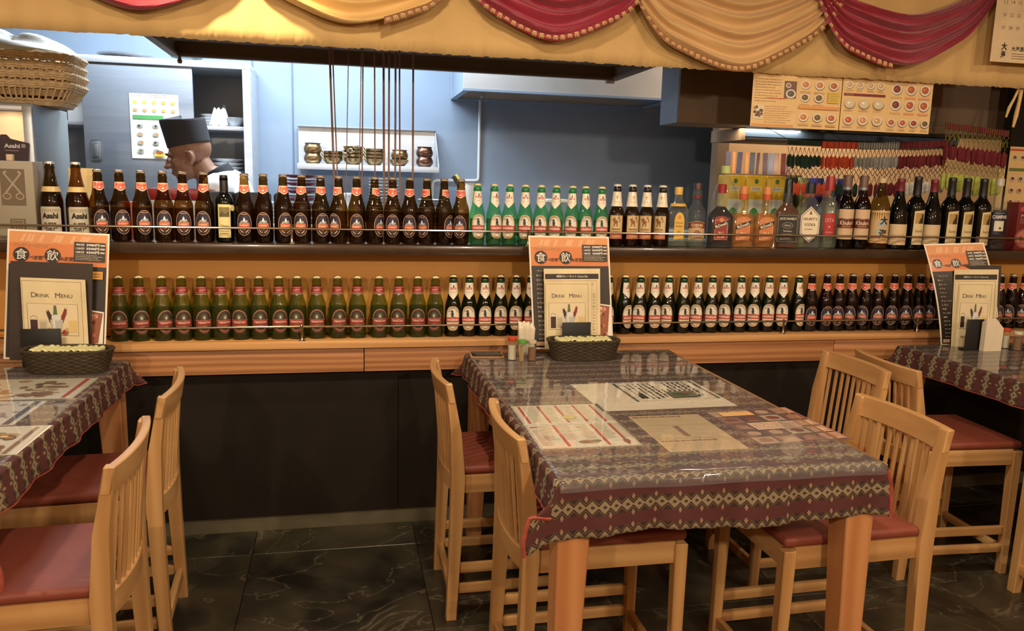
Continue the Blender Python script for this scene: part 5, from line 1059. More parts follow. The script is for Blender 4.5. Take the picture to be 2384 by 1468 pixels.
def film_mat():
    m, nt, lk = new_mat('clear_vinyl'); nt.remove(nt['Principled BSDF']); out = nt['Material Output']
    tr = N(nt, 'ShaderNodeBsdfTransparent'); tr.inputs[0].default_value = (.97, .97, .96, 1); gl = N(nt, 'ShaderNodeBsdfGlossy'); gl.inputs['Roughness'].default_value = .045
    df = N(nt, 'ShaderNodeBsdfDiffuse'); df.inputs[0].default_value = (.7, .7, .68, 1); m1 = N(nt, 'ShaderNodeMixShader'); m1.inputs[0].default_value = .05
    fr = N(nt, 'ShaderNodeFresnel'); fr.inputs[0].default_value = 1.5; m2 = N(nt, 'ShaderNodeMixShader')
    tc = N(nt, 'ShaderNodeTexCoord'); no = N(nt, 'ShaderNodeTexNoise'); no.inputs['Scale'].default_value = 16; no.inputs['Detail'].default_value = 2
    bp = N(nt, 'ShaderNodeBump'); bp.inputs['Strength'].default_value = .16; bp.inputs['Distance'].default_value = .006
    lk.new(tc.outputs['Object'], no.inputs[0]); lk.new(no.outputs[0], bp.inputs['Height'])
    for n in (gl, fr): lk.new(bp.outputs[0], n.inputs['Normal'])
    lk.new(tr.outputs[0], m1.inputs[1]); lk.new(df.outputs[0], m1.inputs[2]); lk.new(m1.outputs[0], m2.inputs[1]); lk.new(gl.outputs[0], m2.inputs[2])
    ge = N(nt, 'ShaderNodeNewGeometry'); inv = N(nt, 'ShaderNodeMath', operation='SUBTRACT'); inv.inputs[0].default_value = 1; lk.new(ge.outputs['Backfacing'], inv.inputs[1]); mf = N(nt, 'ShaderNodeMath', operation='MULTIPLY'); lk.new(fr.outputs[0], mf.inputs[0]); lk.new(inv.outputs[0], mf.inputs[1]); mg = N(nt, 'ShaderNodeMath', operation='MULTIPLY'); mg.inputs[1].default_value = 1.25; mg.use_clamp = True; lk.new(mf.outputs[0], mg.inputs[0]); lk.new(mg.outputs[0], m2.inputs[0]); lk.new(m2.outputs[0], out.inputs[0])
    return m
M_FILM = film_mat()
TZ = .728
def sm_(x): x = max(0, min(1, x)); return x*x*(3-2*x)
def table(x0, x1, y0, y1, ol, orr, on, of, lab, pos):
    t = thing('dining_table', ((x0+x1)/2, (y0+y1)/2, 0), lab, 'table', 'cloth-covered dining tables')
    cx, cy = (x0+x1)/2, (y0+y1)/2; hx, hy = (x1-x0)/2-.002, (y1-y0)/2-.002
    MB().b(-hx, hx, -hy, hy, TZ-.032, TZ-.003, .002).build('tabletop', M_LEG, t)
    MB().b(-hx+.05, hx-.05, -hy+.05, -hy+.07, TZ-.1, TZ-.032).b(-hx+.05, hx-.05, hy-.07, hy-.05, TZ-.1, TZ-.032).b(-hx+.05, -hx+.07, -hy+.07, hy-.07, TZ-.1, TZ-.032).b(hx-.07, hx-.05, -hy+.07, hy-.07, TZ-.1, TZ-.032).build('apron', M_LEG, t)
    for sx in (-1, 1):
        for sy in (-1, 1):
            b = MB(); ox, oy = sx*(hx-.008), sy*(hy-.008); vs = []
            for z, wd in ((0, .052), (TZ-.033, .078)):
                vs += [b.bm.verts.new((ox-sx*a*wd, oy-sy*c*wd, z)) for a, c in ((0, 0), (1, 0), (1, 1), (0, 1))]
            for i in range(4): b.bm.faces.new((vs[i], vs[(i+1) % 4], vs[4+(i+1) % 4], vs[4+i]))
            b.bm.faces.new(vs[:4]); b.bm.faces.new(vs[4:]); bmesh.ops.bevel(b.bm, geom=b.bm.edges[:], offset=.003, segments=1, affect='EDGES'); b.build('leg', M_LEG, t)
    # cloth
    us = [x0-ol+ol*i/8 for i in range(8)]+[x0+(x1-x0)*i/50 for i in range(51)]+[x1+orr*(i+1)/8 for i in range(8)]
    vs_ = [y0-on+on*i/14 for i in range(14)]+[y0+(y1-y0)*i/50 for i in range(51)]+[y1+of*(i+1)/6 for i in range(6)]
    r2 = random.Random(int(x0*100)); e1 = [r2.uniform(-1, 1) for _ in range(200)]
    def P(u, v):
        bx = min(max(u, x0), x1); by = min(max(v, y0), y1); dx, dy = u-bx, v-by; a, c = abs(dx), abs(dy); sx = 1 if dx > 0 else -1; sy = 1 if dy > 0 else -1
        ka = sm_(c/.05); phi = .12+.72*ka; ox = a*phi; oz = a*(1-.62*ka)*(.985)
        oy = c*.06+(.006*math.sin(u*34+1)+.004*math.sin(u*71))*min(1, c/.1)+.004*(1 if c > 0 else 0)
        ox += (.005*math.sin(v*31)+.003*math.sin(v*57+1))*min(1, a/.06)+.004*(1 if a > 0 else 0)
        z = TZ+.0015-oz-c*.99-.006*math.sin(u*13+2)*min(1, c/.12)*(c > 0)
        return Vector((bx+sx*ox, by+sy*oy, z))
    bm = bmesh.new(); uvl = bm.loops.layers.uv.new('UVMap'); g = [[(bm.verts.new(P(u, v)), (u, v-(y0-.061)+.0335)) for v in vs_] for u in us]
    for i in range(len(us)-1):
        for j in range(len(vs_)-1):
            q = [g[i][j], g[i+1][j], g[i+1][j+1], g[i][j+1]]; f = bm.faces.new([k[0] for k in q]); f.smooth = True
            for l, k in zip(f.loops, q): l[uvl].uv = k[1]
    me = bpy.data.meshes.new('tablecloth'); bm.to_mesh(me); bm.free(); me.materials.append(M_CLOTH)
    c = thing('tablecloth', (0, 0, 0), 'brown and maroon woven tablecloth with rows of beige diamonds on the '+pos, 'tablecloth', 'diamond-patterned tablecloths')
    o = link(bpy.data.objects.new('cloth', me), c); sd = o.modifiers.new('s', 'SOLIDIFY'); sd.thickness = .0014; sd.offset = -1
    for uu in (x0-ol, x1+orr): MB().tube([P(uu, v) for v in vs_], [.005]*14+[.0022]*(len(vs_)-14), 5).build('red_hem', M_HEM, c)
    # clear vinyl over the cloth
    def F(s, q):
        x = x0+.004+(x1-x0-.008)*s; L = (y1-y0)+.026; d = q*L; yt = y1-d
        w1 = .0012*math.sin(x*23+d*5)*sm_((d-.1)/.3)
        if d <= y1-y0-.01: return (x, yt, TZ+.0038+w1*.4)
        k = d-(y1-y0-.01); R = .022; a = min(k/R, 1.35); rest = max(0, k-R*1.35)
        return (x, y0+.01-R*math.sin(a)-rest*math.cos(1.35)-.002*math.sin(x*17)*k/.05, TZ+.0038-R*(1-math.cos(a))-rest*math.sin(1.35)+w1)
    b = MB().grid(F, 60, 90); o = b.build('vinyl_cover', M_FILM); sd = o.modifiers.new('s', 'SOLIDIFY'); sd.thickness = .001; sd.offset = 1
    tag(o, 'clear glossy vinyl sheet lying over the tablecloth of the '+pos, 'vinyl sheet', 'clear vinyl table covers')
table(.452, 1.264, -1.442, -.14, .078, .012, .128, .03, 'wooden dining table in the middle foreground under a diamond cloth', 'middle table')
table(-1.53, -.722, -1.44, -.14, .06, .085, .128, .03, 'wooden dining table at the left edge under a diamond cloth', 'left table')
table(2.30, 3.11, -1.44, -.14, .085, .06, .128, .03, 'wooden dining table at the right edge under a diamond cloth', 'right table')

# ------------------------------------------------------------------ papers under the vinyl
PZ = TZ+.0022
def sheet(name, x, y, w_, h_, label, pr, m, rz=0, grp=None, z=PZ):
    t = thing(name, (x, y, z), label, 'menu sheet', grp, rz); MB().b(0, w_, 0, h_, -.0003, .0003).build('sheet', m, t)
    if pr: pr.step = .00004; pr.build('print', P_MATTE, flat_xy(0, 0, .00035), t)
W_ = mat('cream_paper', rgb(238, 228, 204), .6, 0, .02); INK = rgb(90, 76, 60); RS = rgb(196, 56, 40)
p = Print(); p.frame(.003, .003, .257, .375, .0015, rgb(150, 120, 90))
for k in range(5): p.rect(.02+.052*k, .205, .028+.052*k, .368, RS) if k else p.rect(.016, .205, .024, .368, RS)
for k in range(5): p.lines(.03+.052*k, .21, .066+.052*k, .365, 16, rgb(170, 150, 110), k, .25)
p.rect(0, .193, .26, .198, rgb(240, 232, 215)); p.rect(.01, .165, .03, .175, RS)
for k in (1, 3, 4): p.rect(.02+.052*k, .012, .028+.052*k, .185, RS)
for k in range(5): p.lines(.03+.052*k, .06, .066+.052*k, .185, 12, rgb(170, 150, 110), k+9, .25)
p.lines(.01, .02, .045, .15, 14, rgb(150, 130, 100), 5, .25); p.ell(.135, .04, .028, .014, rgb(190, 150, 84), 18); p.ell(.125, .038, .018, .008, rgb(150, 96, 50), 14); p.ell(.155, .045, .014, .008, rgb(120, 120, 60), 12); p.ell(.232, .035, .009, .014, rgb(150, 80, 50), 12); p.ell(.232, .045, .007, .006, rgb(90, 120, 60), 10); p.ell(.14, .25, .018, .02, rgb(206, 190, 120), 14)
sheet('menu_sheet', .469, -1.232, .26, .378, 'cream menu sheet with red stripes under the vinyl at the left of the middle table', p, W_, -.012)
sheet('blank_sheet', .724, -.938, .424, .31, 'large blank cream sheet under the vinyl in the centre of the middle table', None, W_, .02, None)
p = Print(); p.frame(.002, .002, .278, .218, .0015, rgb(60, 56, 50)); p.rect(.002, .002, .012, .218, rgb(40, 38, 38)); p.rect(.268, .002, .278, .218, rgb(40, 38, 38)); p.frame(.02, .01, .262, .21, .0008, rgb(90, 86, 80))
r2 = random.Random(4)
for k in range(13):
    x = .03+.017*k; y = .2
    if k in (6, 7): y = .12
    while y > (.1 if 5 < k < 11 else .03):
        l = r2.uniform(.008, .02); p.rect(x, y-l, x+r2.uniform(.004, .009), y, rgb(50, 48, 46)); y -= l+.006
p.rect(.13, .02, .215, .085, rgb(96, 92, 70)); p.ell(.165, .05, .03, .02, rgb(60, 70, 50), 12); p.ell(.195, .06, .014, .012, rgb(110, 70, 50), 10); p.rect(.035, .03, .05, .08, rgb(50, 48, 46))
sheet('menu_sheet', .858, -.856, .28, .22, 'black-bordered printed sheet lying on the large blank sheet', p, W_, .03, None, PZ+.0007)
p = Print(); BR = rgb(150, 116, 80); p.lines(.006, .275, .2, .295, 1, rgb(140, 90, 60), 1, .55)
for y0_, y1_ in ((.215, .27), (.15, .2), (.1, .145), (.01, .065)): p.lines(.008, y0_, .203, y1_, 5, rgb(190, 166, 120), int(y0_*1000), .22)
p.lines(.008, .205, .203, .213, 1, BR, 2, .3); p.rect(.09, .11, .105, .2, rgb(140, 90, 64)); p.lines(.008, .068, .2, .09, 1, rgb(150, 104, 70), 7, .55); p.lines(.008, .092, .2, .1, 2, BR, 3, .3)
sheet('menu_sheet', .777, -1.296, .21, .3, 'plain tan drink list between the red-striped menu and the reddish photo sheet', p, mat('tan_paper', rgb(206, 180, 138), .6, 0, .02), -.005)
p = Print(); r2 = random.Random(6)
for i in range(4):
    for j in range(5):
        c = r2.choice([rgb(120, 70, 58), rgb(150, 100, 84), rgb(176, 130, 104), rgb(96, 56, 50), rgb(190, 160, 130)]); p.rect(.006+.065*i, .008+.058*j, .066+.065*i, .06+.058*j, c); p.ell(.036+.065*i, .034+.058*j, .02, .016, r2.choice([rgb(170, 120, 90), rgb(196, 160, 130), rgb(130, 60, 46)]), 12); p.lines(.01+.065*i, .01+.058*j, .06+.065*i, .022+.058*j, 2, rgb(206, 186, 160), i+j, .3)
p.rect(.03, .24, .13, .275, rgb(206, 160, 100)); p.rect(.06, .11, .2, .17, rgb(196, 166, 140)); p.lines(.064, .115, .196, .165, 4, rgb(90, 60, 50), 4, .3)
sheet('photo_sheet', 1.03, -1.278, .27, .305, 'dim reddish photo menu under the vinyl at the right of the middle table', p, mat('plum_paper', rgb(120, 84, 78), .6), .05)
FOODC = [rgb(176, 130, 80), rgb(130, 96, 56), rgb(206, 170, 116), rgb(110, 80, 50), rgb(150, 110, 70)]
p = Print(); p.frame(.002, .002, .358, .242, .0015, rgb(200, 180, 150)); p.rect(.325, .008, .338, .236, RS); r2 = random.Random(9)
for k in range(46): x, y = r2.uniform(.02, .3), r2.uniform(.02, .225); p.ell(x, y, r2.uniform(.01, .026), r2.uniform(.008, .018), r2.choice(FOODC), 10)
sheet('menu_sheet', -1.112, -.618, .36, .242, 'food photo menu with red end stripe on the left table, nearest the basket', p, W_, -.02, 'menu sheets on the left table')
p = Print(); p.rect(.205, .005, .222, .225, rgb(70, 74, 84)); r2 = random.Random(3)
for k in range(60): x, y = r2.uniform(.01, .19), r2.uniform(.02, .21); l = r2.uniform(.005, .02); p.rect(x, y, x+l, y+.004, rgb(80, 78, 76))
p.ell(.15, .08, .03, .03, rgb(150, 150, 150), 16)
sheet('menu_sheet', -1.05, -.868, .235, .23, 'white printed sheet with blue-grey stripe under the vinyl of the left table', p, mat('white_sheet', rgb(222, 216, 206), .6), -.02, 'menu sheets on the left table')
p = Print(); p.rect(.30, .005, .312, .21, rgb(150, 110, 80)); r2 = random.Random(5)
for k in range(24): x, y = r2.uniform(.02, .28), r2.uniform(.02, .2); p.ell(x, y, r2.uniform(.012, .026), r2.uniform(.01, .018), r2.choice(FOODC), 12); p.ell(x, y, .01, .008, r2.choice(FOODC), 8)
sheet('menu_sheet', -1.06, -1.1, .335, .222, 'food photo menu with brown stripe on the left table, nearest the viewer', p, W_, -.02, 'menu sheets on the left table')

# ------------------------------------------------------------------ standing posters and menus
def quad(BL, BR, TL, bow=0, bowv=0):
    BL, BR, TL = Vector(BL), Vector(BR), Vector(TL); eu = BR-BL; ev = TL-BL; W, H = eu.length, ev.length; eu = eu/W; ev = ev/H; n = eu.cross(ev).normalized()
    if n.y > 0: n = -n
    def f(u, v, h): k = bow*(1-(2*u/W-1)**2)+bowv*(1-(2*v/H-1)**2); return tuple(BL+eu*u+ev*v+n*(h+k))
    return f, W, H
def standing(name, px, ys, label, cat, base, drawer, grp=None, bow=0, bowv=0, th=.0012, pm=None):
    """px: bottom-left, bottom-right, top-left pixels; ys: depth of the foot and of the top"""
    BL, BR, TL = on_y(*px[0], ys[0]), on_y(*px[1], ys[0] if len(ys) < 3 else ys[2]), on_y(*px[2], ys[1])
    f, W, H = quad(BL, BR, TL, bow, bowv); o0 = BL.copy(); o0.z = max(o0.z, TZ+.004); t = thing(name, o0, label, cat, grp)
    g = lambda u, v, h: tuple(Vector(f(u, v, h))-o0)
    b = MB(); n1, n2 = (8 if bow else 2), (16 if bowv else 2)
    fr = [[b.bm.verts.new(g(W*i/n1, H*j/n2, 0)) for j in range(n2+1)] for i in range(n1+1)]; bk = [[b.bm.verts.new(g(W*i/n1, H*j/n2, -th)) for j in range(n2+1)] for i in range(n1+1)]
    for i in range(n1):
        for j in range(n2): b.bm.faces.new((fr[i][j], fr[i+1][j], fr[i+1][j+1], fr[i][j+1])); b.bm.faces.new((bk[i][j+1], bk[i+1][j+1], bk[i+1][j], bk[i][j]))
    ed = [(i, 0) for i in range(n1)]+[(n1, j) for j in range(n2)]+[(i, n2) for i in range(n1, 0, -1)]+[(0, j) for j in range(n2, 0, -1)]
    for (a, c), (d, e) in zip(ed, ed[1:]+ed[:1]): b.bm.faces.new((fr[a][c], fr[d][e], bk[d][e], bk[a][c]))
    b.build('sheet', base, t)
    if drawer: p = drawer(W, H); p.step = .00015; p.build('print', pm or P_GLOSS, lambda u, v, h: g(u, v, h+.0002), t, .02 if bow else None, .02 if bowv else None)
    return t
OR = rgb(218, 126, 66); BK = rgb(40, 32, 26); WH = rgb(244, 234, 214)
def party(W, H, column=True, extra=False):
    p = Print(); m = .012; p.rect(m*.5, m*.5, W-m*.5, H-m*.5, BK); p.rect(m*.5, H*.735, W-m*.5, H-m*.5, OR); p.rect(m*.5, H*.9, W-m*.5, H-m*.5, rgb(222, 150, 92))
    r2 = random.Random(1)
    for k in range(12): x = r2.uniform(.03, W-.04); p.poly([(x, H*.91), (x+.012, H*.91), (x+.022, H*.965), (x+.012, H*.97)], rgb(232, 172, 120))
    p.text('パーティーコース', W*.23, H*.885, W*.33, None, rgb(90, 56, 30), .03); p.text('パーティーコース', W*.23, H*.885, W*.325, None, rgb(240, 200, 150), -.0)
    for cx, ch in ((W*.14, '食'), (W*.445, '飲')): p.ell(cx, H*.81, W*.078, W*.078, BK, 26); p.text(ch, cx, H*.812, W*.115, None, WH, 0)
    p.text('べ放題', W*.285, H*.79, W*.13, None, rgb(84, 50, 26), .02); p.text('+', W*.36, H*.8, W*.02, None, rgb(150, 60, 30), .03); p.text('み放題', W*.585, H*.79, W*.14, None, rgb(84, 50, 26), .02)
    p.rect(W*.655, H*.775, W*.965, H*.925, BK)
    for k, (a, c) in enumerate((('90分', '2980円'), ('120分', '3500円'), ('180分', '4300円'))):
        y = H*(.905-.029*k); p.text(a, W*.715, y, W*.085, H*.02, WH, .02); p.text(c, W*.84, y, W*.13, H*.021, WH, .03); p.rect(W*.915, y-H*.007, W*.96, y+H*.006, rgb(206, 190, 160))
    p.lines(W*.67, H*.782, W*.95, H*.832, 4, rgb(206, 190, 160), 8, .35)
    if column:
        for k, s in enumerate(['・サントリー', '角ハイ', '生ビール', 'グラス', 'ワイン', 'サワー', 'チューハイ', 'レモン', '梅酒', 'ウーロン', '焼酎', 'カシス', 'コーラ', 'マンゴー', 'ラッシー', 'チャイ']): p.text(s, W*.07, H*(.69-.04*k), None, H*.017, rgb(206, 190, 160), .01, 0, True)
        p.rect(W*.03, H*.03, W*.97, H*.065, rgb(190, 150, 120))
    if extra:
        p.rect(W*.83, H*.64, W*.95, H*.7, rgb(222, 160, 60)); p.lines(W*.84, H*.65, W*.94, H*.69, 2, rgb(120, 80, 30), 2, .4)
    # food photo at the lower right with a slanted white border
    p.poly([(W*.82, H*.08), (W*.975, H*.08), (W*.975, H*.385), (W*.82, H*.4)], WH); p.poly([(W*.825, H*.09), (W*.92, H*.09), (W*.965, H*.375), (W*.825, H*.39)], rgb(150, 84, 56))
    for k in range(12): p.ell(W*r2.uniform(.835, .92), H*r2.uniform(.12, .36), W*.02, H*.016, r2.choice([rgb(206, 150, 120), rgb(190, 110, 80), rgb(230, 196, 160), rgb(110, 50, 36)]), 8)
    return p
PB = mat('white_laminate', rgb(240, 226, 200), .35)
standing('party_poster', ((1242, 812), (1428, 809), (1230, 548)), (-.158, -.10), 'orange and black party menu poster standing at the bar end of the middle table', 'poster', PB, lambda W, H: party(W, H), 'orange party menu posters')
standing('party_poster', ((8, 835), (245, 840), (18, 532)), (-.158, -.10), 'orange and black party menu poster with a yellow patch on the left table', 'poster', PB, lambda W, H: party(W, H, False, True), 'orange party menu posters')
standing('party_poster', ((2190, 803), (2328, 800), (2150, 568)), (-.14, -.10, -.2), 'curled orange and black party menu poster on the right-hand table', 'poster', PB, lambda W, H: party(W, H), 'orange party menu posters', 0, .03)
def curry(W, H):
    p = Print(); p.rect(W*.02, H*.87, W*.97, H*.935, BK); p.text('昭和カレーセット Curry Set', W*.5, H*.902, W*.55, None, WH, .01)
    p.frame(W*.03, H*.02, W*.94, H*.85, .0008, rgb(120, 96, 70)); p.ell(W*.32, H*.81, W*.16, H*.025, rgb(196, 176, 140), 18); p.ell(W*.76, H*.81, W*.13, H*.025, rgb(196, 176, 140), 18); p.rect(W*.53, H*.79, W*.61, H*.83, rgb(110, 96, 70))
    for k in range(5): p.rect(W*.86, H*(.1+.14*k), W*.92, H*(.1+.14*k)+.0008, rgb(130, 106, 80))
    p.lines(W*.87, H*.1, W*.91, H*.7, 16, rgb(150, 126, 96), 4, .2); p.rect(W*.86, H*.02, W*.92, H*.05, BK); return p
def drink(W, H, a='BH', z_='NA'):
    p = Print(); L1 = rgb(70, 60, 44); p.frame(.003, .003, W*.93, H*.965, .0009, L1)
    p.text('D', W*.19, H*.79, None, H*.062, L1, .0); p.text('RINK', W*.33, H*.784, W*.2, H*.045, L1, .0); p.text('M', W*.56, H*.79, None, H*.062, L1, .0); p.text('ENU', W*.70, H*.784, W*.17, H*.045, L1, .0)
    x0, x1, y0, y1 = W*.08, W*.86, H*.29, H*.685; p.rect(x0, y0, x1, y1, rgb(226, 206, 166)); p.frame(x0, y0, x1, y1, .0008, L1); w_ = x1-x0; h_ = y1-y0
    X = lambda k: x0+w_*k
    Yv = lambda k: y0+h_*k
    p.rect(X(.04), Yv(.04), X(.2), Yv(.5), rgb(206, 196, 176)); p.rect(X(.05), Yv(.05), X(.19), Yv(.48), rgb(60, 32, 30)); p.arc(X(.12), Yv(.52), w_*.07, h_*.09, .0012, 0, 180, rgb(110, 96, 80)); p.rect(X(.22), Yv(.06), X(.38), Yv(.5), rgb(206, 196, 170)); p.rect(X(.235), Yv(.08), X(.365), Yv(.42), rgb(186, 172, 140))
    p.poly([(X(.82), Yv(.1)), (X(.97), Yv(.1)), (X(.98), Yv(.48)), (X(.81), Yv(.48))], rgb(220, 190, 120))
    for cx, dx, c, tp in ((.55, 0, rgb(84, 110, 70), 1.0), (.49, -.1, rgb(60, 40, 34), .82), (.64, .13, rgb(130, 46, 40), .9)):
        p.poly([(X(cx-.055), Yv(.4)), (X(cx+.055), Yv(.4)), (X(cx+dx*.7+.04), Yv(.68)), (X(cx+dx+.02), Yv(tp)), (X(cx+dx-.02), Yv(tp)), (X(cx+dx*.7-.04), Yv(.68))], c); p.rect(X(cx+dx-.02), Yv(tp-.06), X(cx+dx+.02), Yv(tp), rgb(206, 190, 160))
    p.poly([(X(.44), Yv(.5)), (X(.7), Yv(.5)), (X(.64), Yv(.02)), (X(.5), Yv(.02))], rgb(190, 186, 172)); p.poly([(X(.49), Yv(.48)), (X(.54), Yv(.48)), (X(.54), Yv(.04)), (X(.52), Yv(.04))], rgb(226, 222, 206)); p.ell(X(.57), Yv(.56), w_*.1, h_*.1, rgb(216, 214, 204), 14)
    for cx in (.4, .74): p.ell(X(cx), Yv(.1), w_*.06, h_*.08, rgb(150, 90, 60), 12); p.poly([(X(cx-.09), Yv(.06)), (X(cx-.02), Yv(.2)), (X(cx), Yv(.08))], rgb(176, 60, 50)); p.ell(X(cx+.03), Yv(.2), w_*.03, h_*.06, rgb(196, 170, 110), 10)
    p.text(a, W*.2, H*.17, W*.1, None, L1, .0); p.text(z_, W*.73, H*.17, W*.12, None, L1, .0); p.lines(W*.55, H*.09, W*.8, H*.11, 1, rgb(150, 130, 96), 4, .4); return p
CRP = mat('cream_laminate', rgb(226, 206, 160), .4); BOOK = mat('brown_menu_cover', rgb(58, 44, 34), .5, 0, .1, 20)
standing('curry_menu', ((1268, 812), (1398, 809), (1266, 625)), (-.172, -.142), 'cream curry set menu with black title bar behind the drink menu on the middle table', 'menu', CRP, curry, 'curry set menus')
standing('drink_menu', ((1270, 812), (1378, 810), (1268, 655)), (-.18, -.157), 'cream drink menu with bottle picture standing in the basket row of the middle table', 'menu', CRP, drink, 'drink menus')
standing('menu_cover', ((22, 838), (212, 840), (24, 607)), (-.177, -.15), 'plain dark brown menu cover behind the drink menu on the left table', 'menu', BOOK, None, th=.004)
standing('drink_menu', ((58, 832), (208, 835), (47, 645)), (-.195, -.17), 'cream drink menu with bottle picture in front of the brown cover on the left table', 'menu', CRP, drink, 'drink menus')
standing('menu_cover', ((2212, 806), (2322, 808), (2220, 617)), (-.165, -.15, -.225), 'dark brown menu cover with the cream menus on the right-hand table', 'menu', BOOK, None, th=.004)
standing('curry_menu', ((2214, 807), (2316, 808), (2222, 627)), (-.178, -.165, -.235), 'cream curry set menu with black title bar on the right-hand table', 'menu', CRP, curry, 'curry set menus')
standing('drink_menu', ((2221, 808), (2304, 810), (2233, 656)), (-.19, -.177, -.245), 'cream drink menu with bottle picture on the right-hand table', 'menu', CRP, drink, 'drink menus')
def holder(px0, px1, yt, yb, Y, lab):
    a, c = on_y(px0, yb, Y), on_y(px1, yb, Y); zt = on_y(px0, yt, Y).z; t = thing('menu_holder', ((a.x+c.x)/2, Y, TZ+.005), lab, 'holder', 'black menu holders'); w_ = (c.x-a.x)/2; h = zt-TZ-.005
    MB().b(-w_, w_, -.004, .0, 0, h, .0018).build('front_plate', M_BLACK, t); MB().b(-w_, w_, .0, .03, 0, .006, .0015).build('base', M_BLACK, t)
holder(1307, 1373, 750, 806, -.20, 'black plate of a menu holder in front of the drink menu on the middle table')
holder(52, 147, 765, 838, -.215, 'black plate of a menu holder in front of the drink menu on the left table')
holder(2243, 2283, 743, 812, -.262, 'black menu holder in front of the drink menu on the right-hand table')

# ------------------------------------------------------------------ baskets with rolled towels, cruets, napkins
M_DWICK = mat('dark_wicker', rgb(66, 54, 34), .55, 0, .25, 50, .3); M_TOWEL = mat('cream_towel', rgb(226, 220, 160), .75, 0, .08, 60, .25)
def dark_basket():
    b = MB(); A, C, H = .132, .056, .066
    def P(a, k, z): ca, sa = math.cos(a), math.sin(a); q = (abs(ca)**3.2+abs(sa)**3.2)**(-1/3.2); g = .86+.14*k; return (ca*q*(A*g+.0), sa*q*(C*g+.004*k), z)
    for r in range(11):
        z = .004+H*r/10; b.tube([tuple(Vector(P(2*PI*i/110, r/10, z))*Vector((1, 1, 1)).x) if False else (lambda p, s: (p[0]*(1+s), p[1]*(1+s*1.6), p[2]))(P(2*PI*i/110, r/10, z), .012*math.sin(i*PI/2.5+r*PI)) for i in range(110)], .0042 if r < 10 else .0055, 5, True)
    m1 = b.mesh('woven_body', M_DWICK)
    b = MB()
    for i in range(44): a = 2*PI*i/44; b.tube([P(a, 0, 0), P(a, 1, H)], .002, 4)
    m2 = b.mesh('stakes', M_DWICK); m3 = MB().prism([P(2*PI*i/40, 0, 0)[:2] for i in range(40)], .001, .004, 'XY').mesh('base', M_DWICK); return m1, m2, m3
DB = dark_basket()
def towel_f(k):
    def f(u, v):
        a = 2*PI*u; e = min(v, 1-v); r = .0108*(1-max(0, .06-e)*6)*(1+.06*math.sin(a*3+k)+.05*math.sin(v*17+k)); sp = .0006*(a/PI); return (r*math.cos(a)*(1+sp), -.043+.086*v, r*math.sin(a)*1.05)
    return f
tw = [MB().grid(towel_f(k), 16, 12, True).mesh('rolled_towel', M_TOWEL) for k in range(3)]
def towel_basket(x, y, rz, lab, where):
    t = thing('towel_basket', (x, y, TZ+.005), lab, 'basket', 'dark woven towel baskets', rz)
    for nm, me in zip(('woven_body', 'stakes', 'base'), DB): link(bpy.data.objects.new(nm, me), t)
    c, s = math.cos(rz), math.sin(rz)
    for lay, (n, z) in enumerate(((10, .019), (11, .043), (12, .065))):
        for i in range(n):
            lx = -.101+.202*(i+.5)/n; k = rn.randrange(3); o = bpy.data.objects.new('rolled_towel', tw[k]); o.location = (x+lx*c, y+lx*s, TZ+.005+z+(rn.uniform(0, .005) if lay == 2 else 0)); o.rotation_euler = (rn.uniform(-.03, .03), rn.uniform(0, 6), rz+rn.uniform(-.08, .08)); o.scale = (.86, .95, .86); link(o)
            tag(o, f'rolled cream towel, {["bottom", "middle", "top"][lay]} layer of the {where} basket, {ORD[i]} from left', 'towel', 'rolled towels on the '+where)
towel_basket(.872, -.262, -.03, 'dark woven basket of rolled towels in front of the menus on the middle table', 'middle table')
towel_basket(-.862, -.285, -.06, 'dark woven basket of rolled towels in front of the menus on the left table', 'left table')
JAR = glass('jar_glass', (.95, .96, .95, 1), rgb(200, 205, 200), 1, .06)
def jar(x, y, r, h, capc, capn, fill, fn, lab, picks=False):
    t = thing('cruet_jar', (x, y, TZ+.005), lab, 'jar', 'small jars on the tables')
    MB().lathe([(0, r*.9), (.003, r), (h*.7, r), (h*.8, r*.85), (h*.86, r*.85)], 20).build('glass_jar', JAR, t)
    if picks:
        b = MB()
        for k in range(26): a, q = rn.uniform(0, 6.28), rn.uniform(0, r*.7); b.tube([(q*math.cos(a)*.8, q*math.sin(a)*.8, .003), (q*math.cos(a+.3), q*math.sin(a+.3), h*.76)], .0011, 4)
        b.build('toothpicks', mat('toothpick_wood', rgb(206, 160, 100), .6), t)
    else: MB().lathe([(.002, r*.88), (h*.62, r*.88)], 16).build('contents', mat(fn, fill, .8), t)
    MB().lathe([(h*.84, r*1.0), (h*.86, r*1.06), (h*.98, r*1.02), (h, r*.9)], 20).build('cap', mat(capn, capc, .35), t)
jar(.603, -.262, .0165, .085, rgb(206, 74, 44), 'red_plastic_cap', rgb(226, 214, 190), 'salt_fill', 'small jar of white salt with red cap on the middle table')
jar(.632, -.298, .018, .08, rgb(90, 150, 60), 'green_plastic_cap', rgb(150, 110, 70), 'spice_fill', 'jar of toothpicks with green cap on the middle table', True)
jar(.672, -.282, .016, .075, rgb(196, 180, 150), 'clear_grey_cap', rgb(130, 86, 50), 'pepper_fill', 'jar of brown pepper beside the green-capped jar on the middle table')
def at_z(px, py, z): v = F_+R_*((px-1192)/FPX)+D_*((py-734)/FPX); return CAM+v*((z-CAM.z)/v.z)
q = at_z(2338, 812, TZ); jar(q.x, q.y-.0, .0165, .085, rgb(206, 74, 44), 'red_plastic_cap', rgb(226, 214, 190), 'salt_fill', 'small jar of white salt with red cap on the right-hand table')
q = at_z(2357, 815, TZ); jar(q.x, q.y-.02, .018, .08, rgb(214, 200, 170), 'cream_plastic_cap', rgb(130, 86, 50), 'pepper_fill', 'jar of brown pepper with cream cap on the right-hand table')
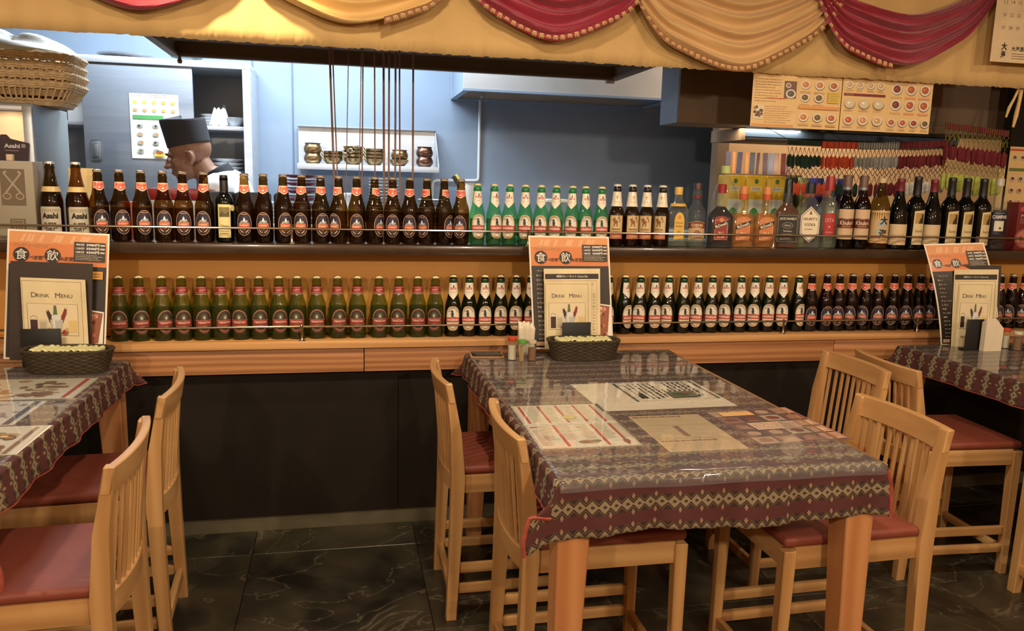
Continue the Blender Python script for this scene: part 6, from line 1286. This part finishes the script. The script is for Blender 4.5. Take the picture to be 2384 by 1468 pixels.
q = at_z(2382, 818, TZ); jar(q.x, q.y-.03, .018, .085, rgb(90, 150, 60), 'green_plastic_cap', rgb(150, 110, 70), 'spice_fill', 'jar of toothpicks with green cap on the right-hand table', True)
def napkin_cup(x, y, lab):
    t = thing('napkin_cup', (x, y, TZ+.005), lab, 'napkin holder', 'napkin holders')
    MB().lathe([(0, .026), (.003, .028), (.11, .036)], 24, cap=False).build('clear_cup', JAR, t)
    for k in range(4):
        a = -.5+.33*k
        def f(u, v, k=k): x_ = (-.03+.06*u)*(1-.12*(1-v)); return (x_, -.012+.008*k+.004*math.sin(u*9+k), .004+(.118+.012*math.cos((u-.5)*5+k)-.006*abs(math.sin(u*11)))*v)
        o = MB().grid(f, 14, 8).build('folded_napkin', mat('napkin_paper', rgb(232, 216, 186), .8), t); o.rotation_euler = (0, 0, a*.2); o.modifiers.new('s', 'SOLIDIFY').thickness = .0025
napkin_cup(.668, -.205, 'clear cup of folded cream napkins beside the poster on the middle table')
q = on_y(2309, 812, -.29)
t = thing('napkin_block', (q.x, -.29, TZ+.005), 'thick wad of cream napkins standing beside the black holder on the right-hand table', 'napkins')
for k in range(5): MB().prism([(-.045, 0), (.04, 0), (.04, .095-.004*k), (0, .135-.006*k), (-.045, .14-.005*k)], -.006+.005*k, -.0022+.005*k, 'XZ').build('napkin', mat('napkin_paper', rgb(232, 216, 186), .8), t)
t = thing('drinking_glass', (q.x+.052, -.2, TZ+.005), 'clear glass standing behind the napkins on the right-hand table', 'glass'); MB().lathe([(0, .024), (.003, .026), (.13, .032)], 24, cap=False).build('glass_wall', JAR, t); MB().lathe([(0, .023), (.006, .0235)], 24).build('glass_base', JAR, t)
t = thing('ribbed_coaster', (.523, -.182, TZ+.005), 'dark ribbed pad on a thin tray at the middle table’s far left corner', 'coaster', rz=-.08)
MB().b(-.062, .062, -.045, .045, 0, .004, .001).build('wooden_tray', M_FASCIA, t); MB().b(-.055, .055, -.038, .038, .004, .007, .001).build('pad', M_BLACK, t)
for k in range(12): MB().box((-.046+.0084*k, 0, .008), (.0035, .07, .003), rotm('Z', .35), .0008, 1).build('rib', mat('grey_rubber', rgb(110, 98, 84), .5), t)
